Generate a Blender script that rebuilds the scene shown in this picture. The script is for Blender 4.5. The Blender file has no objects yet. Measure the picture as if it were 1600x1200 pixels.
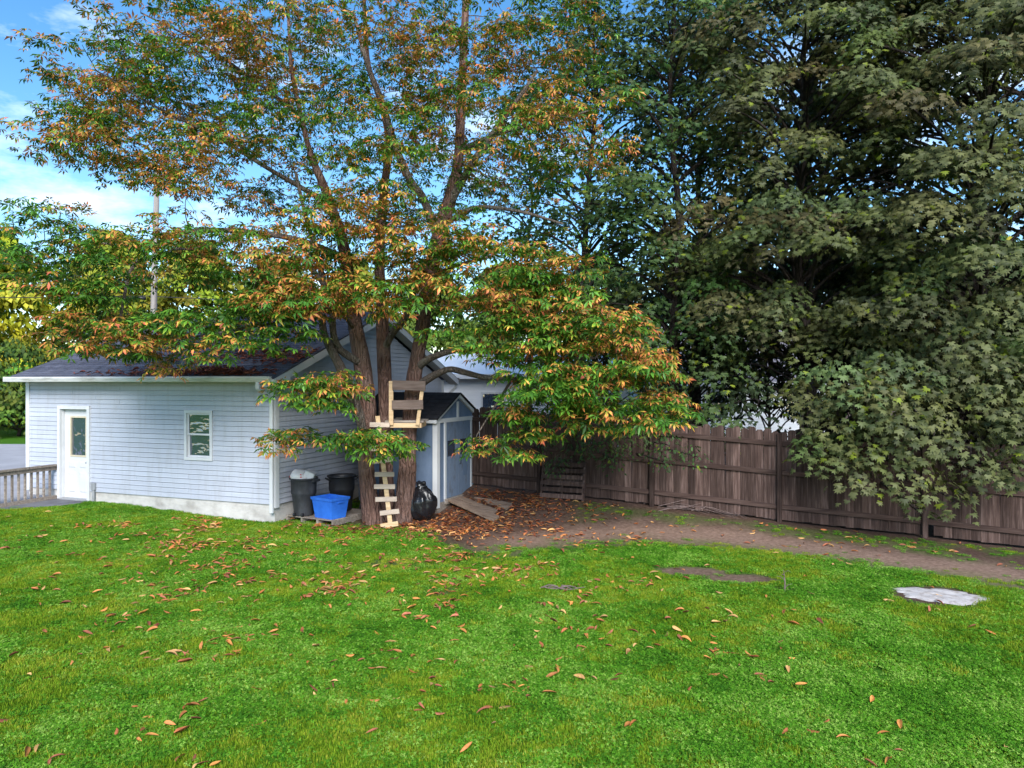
import bpy, bmesh, math, random
import numpy as np
from mathutils import Vector, Matrix

random.seed(7)
rng = np.random.default_rng(11)
scene = bpy.context.scene
COL = scene.collection
R = math.radians

# ------------------------------------------------------------------ camera
CAMZ = 2.8
FPX = 1130.0           # focal length in pixels of the 1600 px wide photograph
cam_d = bpy.data.cameras.new('camera')
cam = bpy.data.objects.new('camera', cam_d)
COL.objects.link(cam)
cam.location = (0, 0, CAMZ)
cam.rotation_euler = (R(90), 0, 0)
cam_d.sensor_width = 36
cam_d.lens = 36 * FPX / 1600
cam_d.shift_y = -5 / 1600
cam_d.clip_start = 0.1
cam_d.clip_end = 2000
scene.camera = cam

# ------------------------------------------------------------------ sky, sun, exposure
SUN_EL, SUN_AZ = R(33), R(172)      # azimuth clockwise from +Y : behind the camera, slightly right
world = bpy.data.worlds.new('World')
scene.world = world
world.use_nodes = True
wn, wl = world.node_tree.nodes, world.node_tree.links
wn.clear()
wo = wn.new('ShaderNodeOutputWorld')
bg = wn.new('ShaderNodeBackground')
sky = wn.new('ShaderNodeTexSky')
sky.sky_type = 'NISHITA'
sky.sun_disc = False
sky.sun_elevation = SUN_EL
sky.sun_rotation = SUN_AZ
sky.air_density = 1.0
sky.dust_density = 0.1
sky.ozone_density = 1.7
tc = wn.new('ShaderNodeTexCoord')
mp = wn.new('ShaderNodeMapping')
mp.inputs['Scale'].default_value = (1.0, 1.0, 2.6)
mp.inputs['Location'].default_value = (3.1, 2.2, 0.5)
nz = wn.new('ShaderNodeTexNoise')
nz.inputs['Scale'].default_value = 2.6
nz.inputs['Detail'].default_value = 7
nz.inputs['Roughness'].default_value = 0.62
cr = wn.new('ShaderNodeValToRGB')
cr.color_ramp.elements[0].position = 0.545
cr.color_ramp.elements[1].position = 0.80
mixc = wn.new('ShaderNodeMix'); mixc.data_type = 'RGBA'
mixc.inputs['B'].default_value = (8.5, 9.0, 9.6, 1)
wl.new(tc.outputs['Generated'], mp.inputs['Vector'])
wl.new(mp.outputs['Vector'], nz.inputs['Vector'])
wl.new(nz.outputs['Fac'], cr.inputs['Fac'])
wl.new(cr.outputs['Color'], mixc.inputs['Factor'])
hsv = wn.new('ShaderNodeHueSaturation')          # polarised, saturated blue of the photograph
hsv.inputs['Hue'].default_value = 0.498
hsv.inputs['Saturation'].default_value = 1.3
hsv.inputs['Value'].default_value = 1.0
wl.new(sky.outputs['Color'], hsv.inputs['Color'])
wl.new(hsv.outputs['Color'], mixc.inputs['A'])
wl.new(mixc.outputs['Result'], bg.inputs['Color'])
bg.inputs['Strength'].default_value = 0.096
wl.new(bg.outputs['Background'], wo.inputs['Surface'])

sd = bpy.data.lights.new('sun', 'SUN')
sd.energy = 2.55
sd.angle = R(32)
sd.color = (1.0, 0.965, 0.92)
sun = bpy.data.objects.new('sun', sd)
COL.objects.link(sun)
sdir = Vector((math.sin(SUN_AZ) * math.cos(SUN_EL), math.cos(SUN_AZ) * math.cos(SUN_EL), math.sin(SUN_EL)))
sun.rotation_euler = sdir.to_track_quat('Z', 'Y').to_euler()
sun.location = (0, -5, 20)

vs = scene.view_settings
vs.view_transform = 'Standard'
vs.look = 'None'
vs.exposure = 1.32
vs.gamma = 1
vs.use_curve_mapping = False
scene.render.engine = 'CYCLES'
scene.cycles.debug_use_spatial_splits = True
scene.cycles.max_bounces = 5
scene.cycles.diffuse_bounces = 2
scene.cycles.glossy_bounces = 2
scene.cycles.transmission_bounces = 4
scene.cycles.transparent_max_bounces = 6
scene.cycles.use_denoising = True
scene.cycles.use_adaptive_sampling = True
scene.cycles.adaptive_threshold = 0.02
scene.cycles.caustics_reflective = False
scene.cycles.caustics_refractive = False


# ------------------------------------------------------------------ helpers
def P(px, py, d):
    """measured pixel of the photograph at a given distance -> world point"""
    return Vector(((px - 800) / FPX * d, d, CAMZ - (py - 595) / FPX * d))


def tag(o, label=None, cat=None, group=None, kind=None):
    if label: o['label'] = label
    if cat: o['category'] = cat
    if group: o['group'] = group
    if kind: o['kind'] = kind
    return o


def empty(name, loc=(0, 0, 0), rz=0, label=None, cat=None, group=None):
    o = bpy.data.objects.new(name, None)
    COL.objects.link(o)
    o.location = loc
    o.rotation_euler = (0, 0, rz)
    o.empty_display_size = 0.2
    return tag(o, label, cat, group)


def link_mesh(name, me, mat=None, parent=None):
    if mat is not None and len(me.materials) == 0:
        me.materials.append(mat)
    o = bpy.data.objects.new(name, me)
    COL.objects.link(o)
    if parent is not None:
        o.parent = parent
    return o


class MB:
    """collects boxes, bars, tubes and polygons into one mesh"""
    def __init__(self):
        self.v, self.f = [], []

    def poly(self, pts):
        n = len(self.v)
        self.v += [tuple(p) for p in pts]
        self.f.append(tuple(range(n, n + len(pts))))
        return self

    def hexa(self, p):
        """p: 8 points, bottom loop 0-3 (ccw from above), top loop 4-7"""
        n = len(self.v)
        self.v += [tuple(q) for q in p]
        for f in ((3, 2, 1, 0), (4, 5, 6, 7), (0, 1, 5, 4), (1, 2, 6, 5), (2, 3, 7, 6), (3, 0, 4, 7)):
            self.f.append(tuple(n + i for i in f))
        return self

    def box(self, x0, x1, y0, y1, z0, z1):
        return self.hexa([(x0, y0, z0), (x1, y0, z0), (x1, y1, z0), (x0, y1, z0),
                          (x0, y0, z1), (x1, y0, z1), (x1, y1, z1), (x0, y1, z1)])

    def bar(self, a, b, w, h, up=(0, 0, 1)):
        """rectangular bar from a to b, w across, h along up"""
        a, b = Vector(a), Vector(b)
        d = (b - a).normalized()
        u = Vector(up)
        s = d.cross(u)
        if s.length < 1e-4:
            s = d.cross(Vector((0, 1, 0)))
        s.normalize()
        u = s.cross(d).normalized()
        s, u = s * w / 2, u * h / 2
        return self.hexa([a - s - u, a + s - u, b + s - u, b - s - u, a - s + u, a + s + u, b + s + u, b - s + u])

    def prism(self, pts, vec):
        """extrude polygon pts along vec"""
        vec = Vector(vec)
        n, k = len(self.v), len(pts)
        self.v += [tuple(p) for p in pts] + [tuple(Vector(p) + vec) for p in pts]
        self.f.append(tuple(reversed(range(n, n + k))))
        self.f.append(tuple(range(n + k, n + 2 * k)))
        for i in range(k):
            j = (i + 1) % k
            self.f.append((n + i, n + j, n + k + j, n + k + i))
        return self

    def tube(self, pts, rad, sides=8, rough=0.0, cap=True, seed=0):
        pts = [Vector(p) for p in pts]
        n0 = len(self.v)
        rr = random.Random(seed)
        t0 = (pts[1] - pts[0]).normalized()
        ref = Vector((1, 0, 0)) if abs(t0.x) < 0.9 else Vector((0, 1, 0))
        ph = [rr.random() * 6.28 for _ in range(4)]
        for i, p in enumerate(pts):
            if i == 0: t = pts[1] - pts[0]
            elif i == len(pts) - 1: t = pts[-1] - pts[-2]
            else: t = pts[i + 1] - pts[i - 1]
            t.normalize()
            s = (ref - t * ref.dot(t)).normalized()
            ref = s
            u = t.cross(s)
            for k in range(sides):
                a = 2 * math.pi * k / sides
                r = rad[i]
                if rough:
                    r *= 1 + rough * (0.5 * math.sin(3 * a + ph[0] + i * 0.13) + 0.35 * math.sin(5 * a + ph[1] - i * 0.21)
                                      + 0.3 * math.sin(i * 0.55 + ph[2]) + 0.5 * (rr.random() - 0.5))
                self.v.append(tuple(p + s * (math.cos(a) * r) + u * (math.sin(a) * r)))
        for i in range(len(pts) - 1):
            for k in range(sides):
                k2 = (k + 1) % sides
                a = n0 + i * sides
                self.f.append((a + k, a + k2, a + sides + k2, a + sides + k))
        if cap:
            self.f.append(tuple(reversed(range(n0, n0 + sides))))
            m = n0 + (len(pts) - 1) * sides
            self.f.append(tuple(range(m, m + sides)))
        return self

    def lathe(self, prof, sides=24, sx=1.0, sy=1.0, c=(0, 0)):
        n0 = len(self.v)
        for r, z in prof:
            for k in range(sides):
                a = 2 * math.pi * k / sides
                self.v.append((c[0] + r * math.cos(a) * sx, c[1] + r * math.sin(a) * sy, z))
        for i in range(len(prof) - 1):
            for k in range(sides):
                k2 = (k + 1) % sides
                a = n0 + i * sides
                self.f.append((a + k, a + k2, a + sides + k2, a + sides + k))
        return self

    def mesh(self, name, smooth=False):
        me = bpy.data.meshes.new(name)
        me.from_pydata(self.v, [], self.f)
        if smooth:
            me.polygons.foreach_set('use_smooth', [True] * len(me.polygons))
        me.update()
        return me

    def build(self, name, mat, parent=None, smooth=False, bevel=0.0, seg=1):
        me = self.mesh(name, smooth)
        o = link_mesh(name, me, mat, parent)
        if bevel:
            m = o.modifiers.new('bevel', 'BEVEL')
            m.width = bevel
            m.segments = seg
            m.limit_method = 'ANGLE'
        return o


def spline(pts, n=6):
    """Catmull-Rom through rows of numbers (any length), n samples per span"""
    p = np.array(pts, float)
    p = np.vstack([2 * p[0] - p[1], p, 2 * p[-1] - p[-2]])
    out = []
    for i in range(1, len(p) - 2):
        for k in range(n):
            t = k / n
            out.append(0.5 * (2 * p[i] + (p[i + 1] - p[i - 1]) * t + (2 * p[i - 1] - 5 * p[i] + 4 * p[i + 1] - p[i + 2]) * t * t
                              + (3 * p[i] - p[i - 1] - 3 * p[i + 1] + p[i + 2]) * t ** 3))
    out.append(p[-2])
    return np.array(out)


def sstep(a, b, x):
    t = np.clip((np.asarray(x, float) - a) / (b - a), 0, 1)
    return t * t * (3 - 2 * t)


# smooth value noise in numpy for layout
_ng = rng.random((64, 64))


def vnoise(x, y, s):
    x = np.asarray(x, float) / s + 100.3
    y = np.asarray(y, float) / s + 57.7
    xi, yi = np.floor(x).astype(int), np.floor(y).astype(int)
    fx, fy = x - xi, y - yi
    fx, fy = fx * fx * (3 - 2 * fx), fy * fy * (3 - 2 * fy)
    g = lambda a, b: _ng[a % 64, b % 64]
    return (g(xi, yi) * (1 - fx) + g(xi + 1, yi) * fx) * (1 - fy) + (g(xi, yi + 1) * (1 - fx) + g(xi + 1, yi + 1) * fx) * fy


def fbm(x, y, s):
    return 0.5 * vnoise(x, y, s) + 0.3 * vnoise(x + 31, y + 17, s / 2.1) + 0.2 * vnoise(x - 13, y + 71, s / 4.3)


# ------------------------------------------------------------------ materials
def new_mat(name):
    m = bpy.data.materials.new(name)
    m.use_nodes = True
    nt = m.node_tree
    return m, nt.nodes, nt.links, nt.nodes['Principled BSDF']


def N(nodes, kind, **kw):
    n = nodes.new(kind)
    for k, v in kw.items():
        if k in n.inputs.keys():
            n.inputs[k].default_value = v
        else:
            setattr(n, k, v)
    return n


def ramp(nodes, stops):
    n = nodes.new('ShaderNodeValToRGB')
    el = n.color_ramp.elements
    while len(el) < len(stops):
        el.new(0.5)
    for e, (p, c) in zip(el, stops):
        e.position = p
        e.color = (*c, 1) if len(c) == 3 else c
    return n


def mat_noise(name, c1, c2, scale=5, stretch=(1, 1, 1), rough=0.7, bump=0.2, bdist=0.01, detail=6, spec=0.3,
              rand=0.0, c3=None, metallic=0.0, coord='Object', bscale=None):
    """two or three tones mixed by stretched noise, bump from finer noise, tone shift per object"""
    m, n, l, b = new_mat(name)
    tcn = N(n, 'ShaderNodeTexCoord')
    mpn = N(n, 'ShaderNodeMapping')
    mpn.inputs['Scale'].default_value = stretch
    l.new(tcn.outputs[coord], mpn.inputs['Vector'])
    vec = mpn.outputs['Vector']
    oi = N(n, 'ShaderNodeObjectInfo')
    if rand:
        ad = N(n, 'ShaderNodeVectorMath', operation='MULTIPLY_ADD')
        l.new(oi.outputs['Random'], ad.inputs[0])
        ad.inputs[1].default_value = (37, 53, 71)
        l.new(mpn.outputs['Vector'], ad.inputs[2])
        vec = ad.outputs['Vector']
    nn = N(n, 'ShaderNodeTexNoise', Scale=scale, Detail=detail, Roughness=0.62)
    l.new(vec, nn.inputs['Vector'])
    st = [(0.3, c1), (0.7, c2)] if c3 is None else [(0.28, c1), (0.52, c2), (0.74, c3)]
    rp = ramp(n, st)
    l.new(nn.outputs['Fac'], rp.inputs['Fac'])
    colr = rp.outputs['Color']
    if rand:
        hs = N(n, 'ShaderNodeHueSaturation')
        mr = N(n, 'ShaderNodeMapRange')
        mr.inputs['To Min'].default_value = 1 - rand
        mr.inputs['To Max'].default_value = 1 + rand
        l.new(oi.outputs['Random'], mr.inputs['Value'])
        l.new(mr.outputs['Result'], hs.inputs['Value'])
        l.new(colr, hs.inputs['Color'])
        colr = hs.outputs['Color']
    l.new(colr, b.inputs['Base Color'])
    b.inputs['Roughness'].default_value = rough
    b.inputs['Specular IOR Level'].default_value = spec
    b.inputs['Metallic'].default_value = metallic
    if bump:
        n2 = N(n, 'ShaderNodeTexNoise', Scale=bscale or scale * 2.5, Detail=5, Roughness=0.6)
        l.new(vec, n2.inputs['Vector'])
        bp = N(n, 'ShaderNodeBump', Strength=bump, Distance=bdist)
        l.new(n2.outputs['Fac'], bp.inputs['Height'])
        l.new(bp.outputs['Normal'], b.inputs['Normal'])
    return m


def mat_leaf(name, trans=0.3, rough=0.5, spec=0.35, rand=False):
    """leaf tissue: colour carried by each leaf, some light shines through"""
    m, n, l, b = new_mat(name)
    at = N(n, 'ShaderNodeVertexColor', layer_name='Col')
    out = n['Material Output']
    colr = at.outputs['Color']
    if rand:
        oi = N(n, 'ShaderNodeObjectInfo')
        hs = N(n, 'ShaderNodeHueSaturation')
        mr = N(n, 'ShaderNodeMapRange')
        mr.inputs['To Min'].default_value = 0.65
        mr.inputs['To Max'].default_value = 1.4
        l.new(oi.outputs['Random'], mr.inputs['Value'])
        l.new(mr.outputs['Result'], hs.inputs['Value'])
        l.new(colr, hs.inputs['Color'])
        colr = hs.outputs['Color']
    l.new(colr, b.inputs['Base Color'])
    b.inputs['Roughness'].default_value = rough
    b.inputs['Specular IOR Level'].default_value = spec
    tr = N(n, 'ShaderNodeBsdfTranslucent')
    l.new(colr, tr.inputs['Color'])
    mx = N(n, 'ShaderNodeMixShader')
    mx.inputs[0].default_value = trans
    l.new(b.outputs[0], mx.inputs[1])
    l.new(tr.outputs[0], mx.inputs[2])
    l.new(mx.outputs[0], out.inputs['Surface'])
    return m


def mat_bark(name, c1, c2, scale=1.0, c3=None):
    m, n, l, b = new_mat(name)
    tcn = N(n, 'ShaderNodeTexCoord')
    mpn = N(n, 'ShaderNodeMapping')
    mpn.inputs['Scale'].default_value = (9 * scale, 9 * scale, 1.9 * scale)
    l.new(tcn.outputs['Object'], mpn.inputs['Vector'])
    wv = N(n, 'ShaderNodeTexNoise', Scale=1.2, Detail=3)
    l.new(mpn.outputs['Vector'], wv.inputs['Vector'])
    mxv = N(n, 'ShaderNodeVectorMath', operation='MULTIPLY_ADD')
    l.new(wv.outputs['Color'], mxv.inputs[0])
    mxv.inputs[1].default_value = (1.2, 1.2, 1.2)
    l.new(mpn.outputs['Vector'], mxv.inputs[2])
    vo = N(n, 'ShaderNodeTexVoronoi', Scale=1.6, feature='DISTANCE_TO_EDGE')
    l.new(mxv.outputs['Vector'], vo.inputs['Vector'])
    nn = N(n, 'ShaderNodeTexNoise', Scale=3.0, Detail=8, Roughness=0.7)
    l.new(mpn.outputs['Vector'], nn.inputs['Vector'])
    big = N(n, 'ShaderNodeTexNoise', Scale=1.7, Detail=4)
    l.new(tcn.outputs['Object'], big.inputs['Vector'])
    rp = ramp(n, [(0.3, c1), (0.7, c2)])
    l.new(nn.outputs['Fac'], rp.inputs['Fac'])
    colr = rp.outputs['Color']
    if c3:
        rb = ramp(n, [(0.5, (0, 0, 0)), (0.68, (1, 1, 1))])
        l.new(big.outputs['Fac'], rb.inputs['Fac'])
        mc = N(n, 'ShaderNodeMix', data_type='RGBA')
        l.new(rb.outputs['Color'], mc.inputs['Factor'])
        l.new(colr, mc.inputs['A'])
        mc.inputs['B'].default_value = (*c3, 1)
        colr = mc.outputs['Result']
    l.new(colr, b.inputs['Base Color'])
    b.inputs['Roughness'].default_value = 0.9
    b.inputs['Specular IOR Level'].default_value = 0.15
    cl = N(n, 'ShaderNodeMapRange')
    cl.inputs['From Max'].default_value = 0.22
    l.new(vo.outputs['Distance'], cl.inputs['Value'])
    ma = N(n, 'ShaderNodeMath', operation='MULTIPLY_ADD')
    l.new(nn.outputs['Fac'], ma.inputs[0])
    ma.inputs[1].default_value = 0.8
    l.new(cl.outputs['Result'], ma.inputs[2])
    bp = N(n, 'ShaderNodeBump', Strength=1.0, Distance=0.035)
    l.new(ma.outputs[0], bp.inputs['Height'])
    l.new(bp.outputs['Normal'], b.inputs['Normal'])
    return m


M = {}
M['siding'] = mat_noise('vinyl_siding', (0.40, 0.425, 0.50), (0.455, 0.485, 0.56), 1.2, (0.6, 0.6, 5), 0.55, 0.06, 0.003, rand=0.05, bscale=40)
_n, _l = M['siding'].node_tree.nodes, M['siding'].node_tree.links
_b = _n['Principled BSDF']
_src = _b.inputs['Base Color'].links[0].from_socket
_tc = N(_n, 'ShaderNodeTexCoord')
_mp = N(_n, 'ShaderNodeMapping'); _mp.inputs['Scale'].default_value = (5, 5, .7)
_l.new(_tc.outputs['Object'], _mp.inputs['Vector'])
_no = N(_n, 'ShaderNodeTexNoise', Scale=1.4, Detail=7, Roughness=.7)
_l.new(_mp.outputs['Vector'], _no.inputs['Vector'])
_rp = ramp(_n, [(.48, (0, 0, 0)), (.85, (.55, .55, .55))])
_l.new(_no.outputs['Fac'], _rp.inputs['Fac'])
_mx = N(_n, 'ShaderNodeMix', data_type='RGBA')
_l.new(_rp.outputs['Color'], _mx.inputs['Factor'])
_l.new(_src, _mx.inputs['A'])
_mx.inputs['B'].default_value = (.27, .26, .26, 1)
_l.new(_mx.outputs['Result'], _b.inputs['Base Color'])
M['white'] = mat_noise('white_paint', (0.53, 0.545, 0.57), (0.62, 0.63, 0.65), 2.5, (1, 1, 1), 0.5, 0.05, 0.003)
M['gutter'] = mat_noise('weathered_white_metal', (0.32, 0.31, 0.28), (0.56, 0.56, 0.55), 3.0, (0.6, 1, 3), 0.5, 0.04, 0.003, c3=(0.64, 0.64, 0.65))
M['soffit'] = mat_noise('soffit_vinyl', (0.52, 0.51, 0.47), (0.62, 0.61, 0.57), 3, (1, 8, 1), 0.6, 0.05, 0.003)
M['concrete'] = mat_noise('concrete', (0.30, 0.28, 0.26), (0.50, 0.48, 0.46), 2.2, (1, 1, 1.5), 0.9, 0.35, 0.01, c3=(0.58, 0.56, 0.54), bscale=30)
M['shingle'] = mat_noise('asphalt_shingle', (0.06, 0.064, 0.09), (0.125, 0.13, 0.17), 4, (1, 1, 1), 0.95, 0.5, 0.006, rand=0.16, bscale=90, spec=0.15)
M['shed_shingle'] = mat_noise('dark_shingle', (0.014, 0.014, 0.017), (0.03, 0.03, 0.034), 6, (1, 1, 1), 0.95, 0.5, 0.006, rand=0.12, bscale=80, spec=0.15)
M['shed_blue'] = mat_noise('blue_painted_board', (0.090, 0.135, 0.215), (0.125, 0.175, 0.265), 2.0, (2, 2, 1), 0.7, 0.15, 0.004, c3=(0.15, 0.20, 0.29), bscale=25)
M['shed_door'] = mat_noise('worn_blue_paint', (0.12, 0.165, 0.24), (0.165, 0.215, 0.305), 3.0, (2, 2, 1), 0.65, 0.15, 0.004, c3=(0.11, 0.12, 0.14), bscale=25)
M['fence'] = mat_noise('weathered_fence_wood', (0.034, 0.020, 0.017), (0.078, 0.050, 0.043), 3.0, (9, 9, 0.6), 0.9, 0.5, 0.008, c3=(0.17, 0.118, 0.105), rand=0.48, spec=0.15)
M['rail'] = mat_noise('fence_rail_wood', (0.032, 0.019, 0.017), (0.066, 0.042, 0.036), 3.0, (0.8, 9, 9), 0.9, 0.5, 0.008, c3=(0.10, 0.068, 0.058), rand=0.2, spec=0.15)
M['old_wood'] = mat_noise('grey_weathered_wood', (0.14, 0.115, 0.095), (0.26, 0.22, 0.19), 3.0, (1, 8, 8), 0.9, 0.4, 0.006, c3=(0.36, 0.31, 0.27), rand=0.2, spec=0.15)
M['brown_wood'] = mat_noise('brown_weathered_plank', (0.085, 0.06, 0.05), (0.15, 0.11, 0.095), 3.0, (1, 8, 8), 0.88, 0.35, 0.006, c3=(0.21, 0.16, 0.14), rand=0.12, spec=0.2)
M['new_wood'] = mat_noise('pale_lumber', (0.42, 0.28, 0.16), (0.55, 0.39, 0.23), 3.0, (1, 8, 8), 0.75, 0.2, 0.004, c3=(0.62, 0.47, 0.31), rand=0.1, spec=0.25)
M['rung_wood'] = mat_noise('pale_grey_lumber', (0.38, 0.29, 0.23), (0.50, 0.40, 0.33), 3.0, (1, 8, 8), 0.8, 0.25, 0.004, c3=(0.58, 0.49, 0.41), rand=0.14, spec=0.2)
M['ramp_wood'] = mat_noise('ramp_board', (0.13, 0.088, 0.066), (0.23, 0.165, 0.125), 3.0, (1, 8, 8), 0.88, 0.3, 0.005, c3=(0.32, 0.245, 0.19), rand=0.22, spec=0.15)
M['bin_grey'] = mat_noise('scuffed_grey_plastic', (0.018, 0.018, 0.022), (0.038, 0.039, 0.046), 3.5, (1, 1, 0.5), 0.55, 0.1, 0.004, c3=(0.085, 0.088, 0.10), spec=0.4)
M['bin_black'] = mat_noise('black_plastic', (0.012, 0.012, 0.015), (0.024, 0.024, 0.028), 4, (1, 1, 0.5), 0.45, 0.08, 0.003, spec=0.45)
M['blue_plastic'] = mat_noise('blue_plastic', (0.02, 0.12, 0.55), (0.035, 0.18, 0.72), 5, (1, 1, 1), 0.42, 0.06, 0.003, spec=0.45)
M['bag_black'] = mat_noise('black_bag_plastic', (0.008, 0.008, 0.010), (0.014, 0.014, 0.017), 6, (1, 1, 1), 0.25, 0.6, 0.03, spec=0.6, bscale=5)
M['bag_white'] = mat_noise('white_bag_plastic', (0.50, 0.50, 0.52), (0.64, 0.64, 0.66), 6, (1, 1, 1), 0.35, 0.4, 0.015, bscale=18)
M['red'] = mat_noise('red_print', (0.45, 0.03, 0.04), (0.55, 0.05, 0.06), 6, (1, 1, 1), 0.45, 0.1, 0.004)
M['grey_metal'] = mat_noise('grey_metal', (0.30, 0.31, 0.33), (0.42, 0.43, 0.45), 6, (1, 1, 1), 0.5, 0.05, 0.002, metallic=0.3)
M['brass'] = mat_noise('pale_gold_trim', (0.50, 0.43, 0.30), (0.60, 0.53, 0.40), 6, (1, 1, 1), 0.45, 0.02, 0.002)
M['brown_metal'] = mat_noise('brown_gutter_metal', (0.10, 0.075, 0.07), (0.15, 0.115, 0.105), 6, (1, 1, 1), 0.5, 0.02, 0.002)
M['asphalt'] = mat_noise('worn_asphalt', (0.30, 0.295, 0.31), (0.42, 0.41, 0.43), 0.8, (1, 1, 1), 0.95, 0.4, 0.006, bscale=60)
M['pad'] = mat_noise('dark_pad', (0.10, 0.10, 0.115), (0.18, 0.18, 0.195), 3, (1, 1, 1), 0.95, 0.4, 0.006, bscale=60)
M['sand'] = mat_noise('pale_sand', (0.27, 0.22, 0.185), (0.50, 0.46, 0.44), 8, (1, 1, 1), 0.95, 0.6, 0.02, c3=(0.60, 0.565, 0.545), bscale=26)
M['pole'] = mat_noise('utility_pole_wood', (0.17, 0.145, 0.135), (0.27, 0.24, 0.225), 2, (6, 6, 0.4), 0.9, 0.4, 0.01, c3=(0.35, 0.32, 0.30))
M['wire'] = mat_noise('black_wire', (0.02, 0.02, 0.02), (0.03, 0.03, 0.03), 4, (1, 1, 1), 0.6, 0)
M['house_white'] = mat_noise('white_siding', (0.66, 0.68, 0.71), (0.76, 0.77, 0.79), 1.0, (1, 1, 4), 0.6, 0.05, 0.003, rand=0.03)
M['house_roof'] = mat_noise('grey_violet_shingle', (0.17, 0.155, 0.175), (0.25, 0.23, 0.25), 4, (1, 1, 1), 0.95, 0.4, 0.006, bscale=40)
M['stick'] = mat_noise('dead_branch', (0.10, 0.07, 0.064), (0.19, 0.14, 0.13), 8, (1, 1, 1), 0.9, 0.3, 0.004, rand=0.2)
M['bark'] = mat_bark('chestnut_bark', (0.105, 0.058, 0.046), (0.255, 0.150, 0.120), 1.0, (0.24, 0.155, 0.13))
M['limb_bark'] = mat_bark('grey_limb_bark', (0.10, 0.075, 0.062), (0.23, 0.185, 0.155), 1.6, (0.27, 0.23, 0.195))
M['maple_bark'] = mat_bark('maple_bark', (0.035, 0.028, 0.026), (0.085, 0.066, 0.06), 1.2)
M['chestnut_leaf'] = mat_leaf('chestnut_leaf', 0.22, 0.45, 0.35)
M['maple_leaf'] = mat_leaf('maple_leaf', 0.24, 0.55, 0.25)
M['far_leaf'] = mat_leaf('far_leaf', 0.34, 0.6, 0.2)
M['dead_leaf'] = mat_leaf('dead_leaf', 0.12, 0.65, 0.25, rand=True)
M['litter'] = mat_leaf('litter_leaf', 0.1, 0.7, 0.2)


def mat_glass(name, tint=(0.012, 0.015, 0.018)):
    m, n, l, b = new_mat(name)
    b.inputs['Base Color'].default_value = (*tint, 1)
    b.inputs['Roughness'].default_value = 0.03
    b.inputs['IOR'].default_value = 2.2
    b.inputs['Specular IOR Level'].default_value = 0.8
    nn = N(n, 'ShaderNodeTexNoise', Scale=2.6, Detail=2)
    bp = N(n, 'ShaderNodeBump', Strength=0.5, Distance=0.05)
    l.new(nn.outputs['Fac'], bp.inputs['Height'])
    l.new(bp.outputs['Normal'], b.inputs['Normal'])
    return m


M['glass'] = mat_glass('window_glass', (.04, .055, .085))


# ------------------------------------------------------------------ ground heights and cover
FA = np.array([0.598, 15.70]); FD = np.array([2.269, -0.909])       # fence: first post and step between posts
FDN = FD / np.linalg.norm(FD)
FNRM = np.array([-FDN[1], FDN[0]])                                   # pointing behind the fence


def fence_t(x, y): return ((np.asarray(x) - FA[0]) * FD[0] + (np.asarray(y) - FA[1]) * FD[1]) / (FD @ FD)
def fence_d(x, y): return -((np.asarray(x) - FA[0]) * FNRM[0] + (np.asarray(y) - FA[1]) * FNRM[1])   # + on our side


def gz(x, y):
    x = np.asarray(x, float); y = np.asarray(y, float)
    t = np.clip(fence_t(x, y), -1.3, 6)
    d = fence_d(x, y)
    zf = 0.38 - 0.135 * t
    z = zf * (1 - sstep(-0.4, 1.9, d)) * sstep(-4.6, -1.6, x)
    z = z + 0.15 * sstep(-5.0, -8.5, x) * sstep(10.5, 15, y)
    near = 1 - sstep(20, 30, np.hypot(x, y - 10))
    z = z + near * (0.05 * (vnoise(x, y, 2.3) - 0.5) + 0.02 * (vnoise(x, y, 0.6) - 0.5))
    return z


def ground_pt(px, py):
    d = FPX * CAMZ / (py - 595)
    for _ in range(8):
        x = (px - 800) / FPX * d
        d = FPX * (CAMZ - float(gz(x, d))) / (py - 595)
    return (px - 800) / FPX * d, d


PATH = np.array([ground_pt(*p) for p in ((735, 858), (790, 849), (880, 838), (1000, 832), (1130, 839), (1300, 862), (1450, 882), (1600, 903), (1800, 940))])
BARE = [(ground_pt(1082, 893), 0.62, 0.30), (ground_pt(1148, 904), 0.50, 0.26), (ground_pt(880, 922), 0.3, 0.15),
        (ground_pt(690, 925), 0.42, 0.22), (ground_pt(1225, 922), 0.2, 0.16), (ground_pt(640, 880), 0.8, 0.3)]
SAND = ground_pt(1470, 931)
THIN = [b[0] for b in BARE[2:]]


def path_dist(x, y):
    x = np.asarray(x, float); y = np.asarray(y, float)
    best = np.full(x.shape, 1e9)
    for a, b in zip(PATH[:-1], PATH[1:]):
        ab = b - a
        t = np.clip(((x - a[0]) * ab[0] + (y - a[1]) * ab[1]) / (ab @ ab), 0, 1)
        best = np.minimum(best, np.hypot(x - a[0] - t * ab[0], y - a[1] - t * ab[1]))
    return best


def path_side(x, y):
    """how far beyond the dirt track (towards fence) the point lies, in metres; negative on the lawn side"""
    yp = np.interp(x, PATH[:, 0], PATH[:, 1]) + np.maximum(0, PATH[0, 0] + .3 - np.asarray(x)) * 1.6
    return np.asarray(y) - yp


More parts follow.
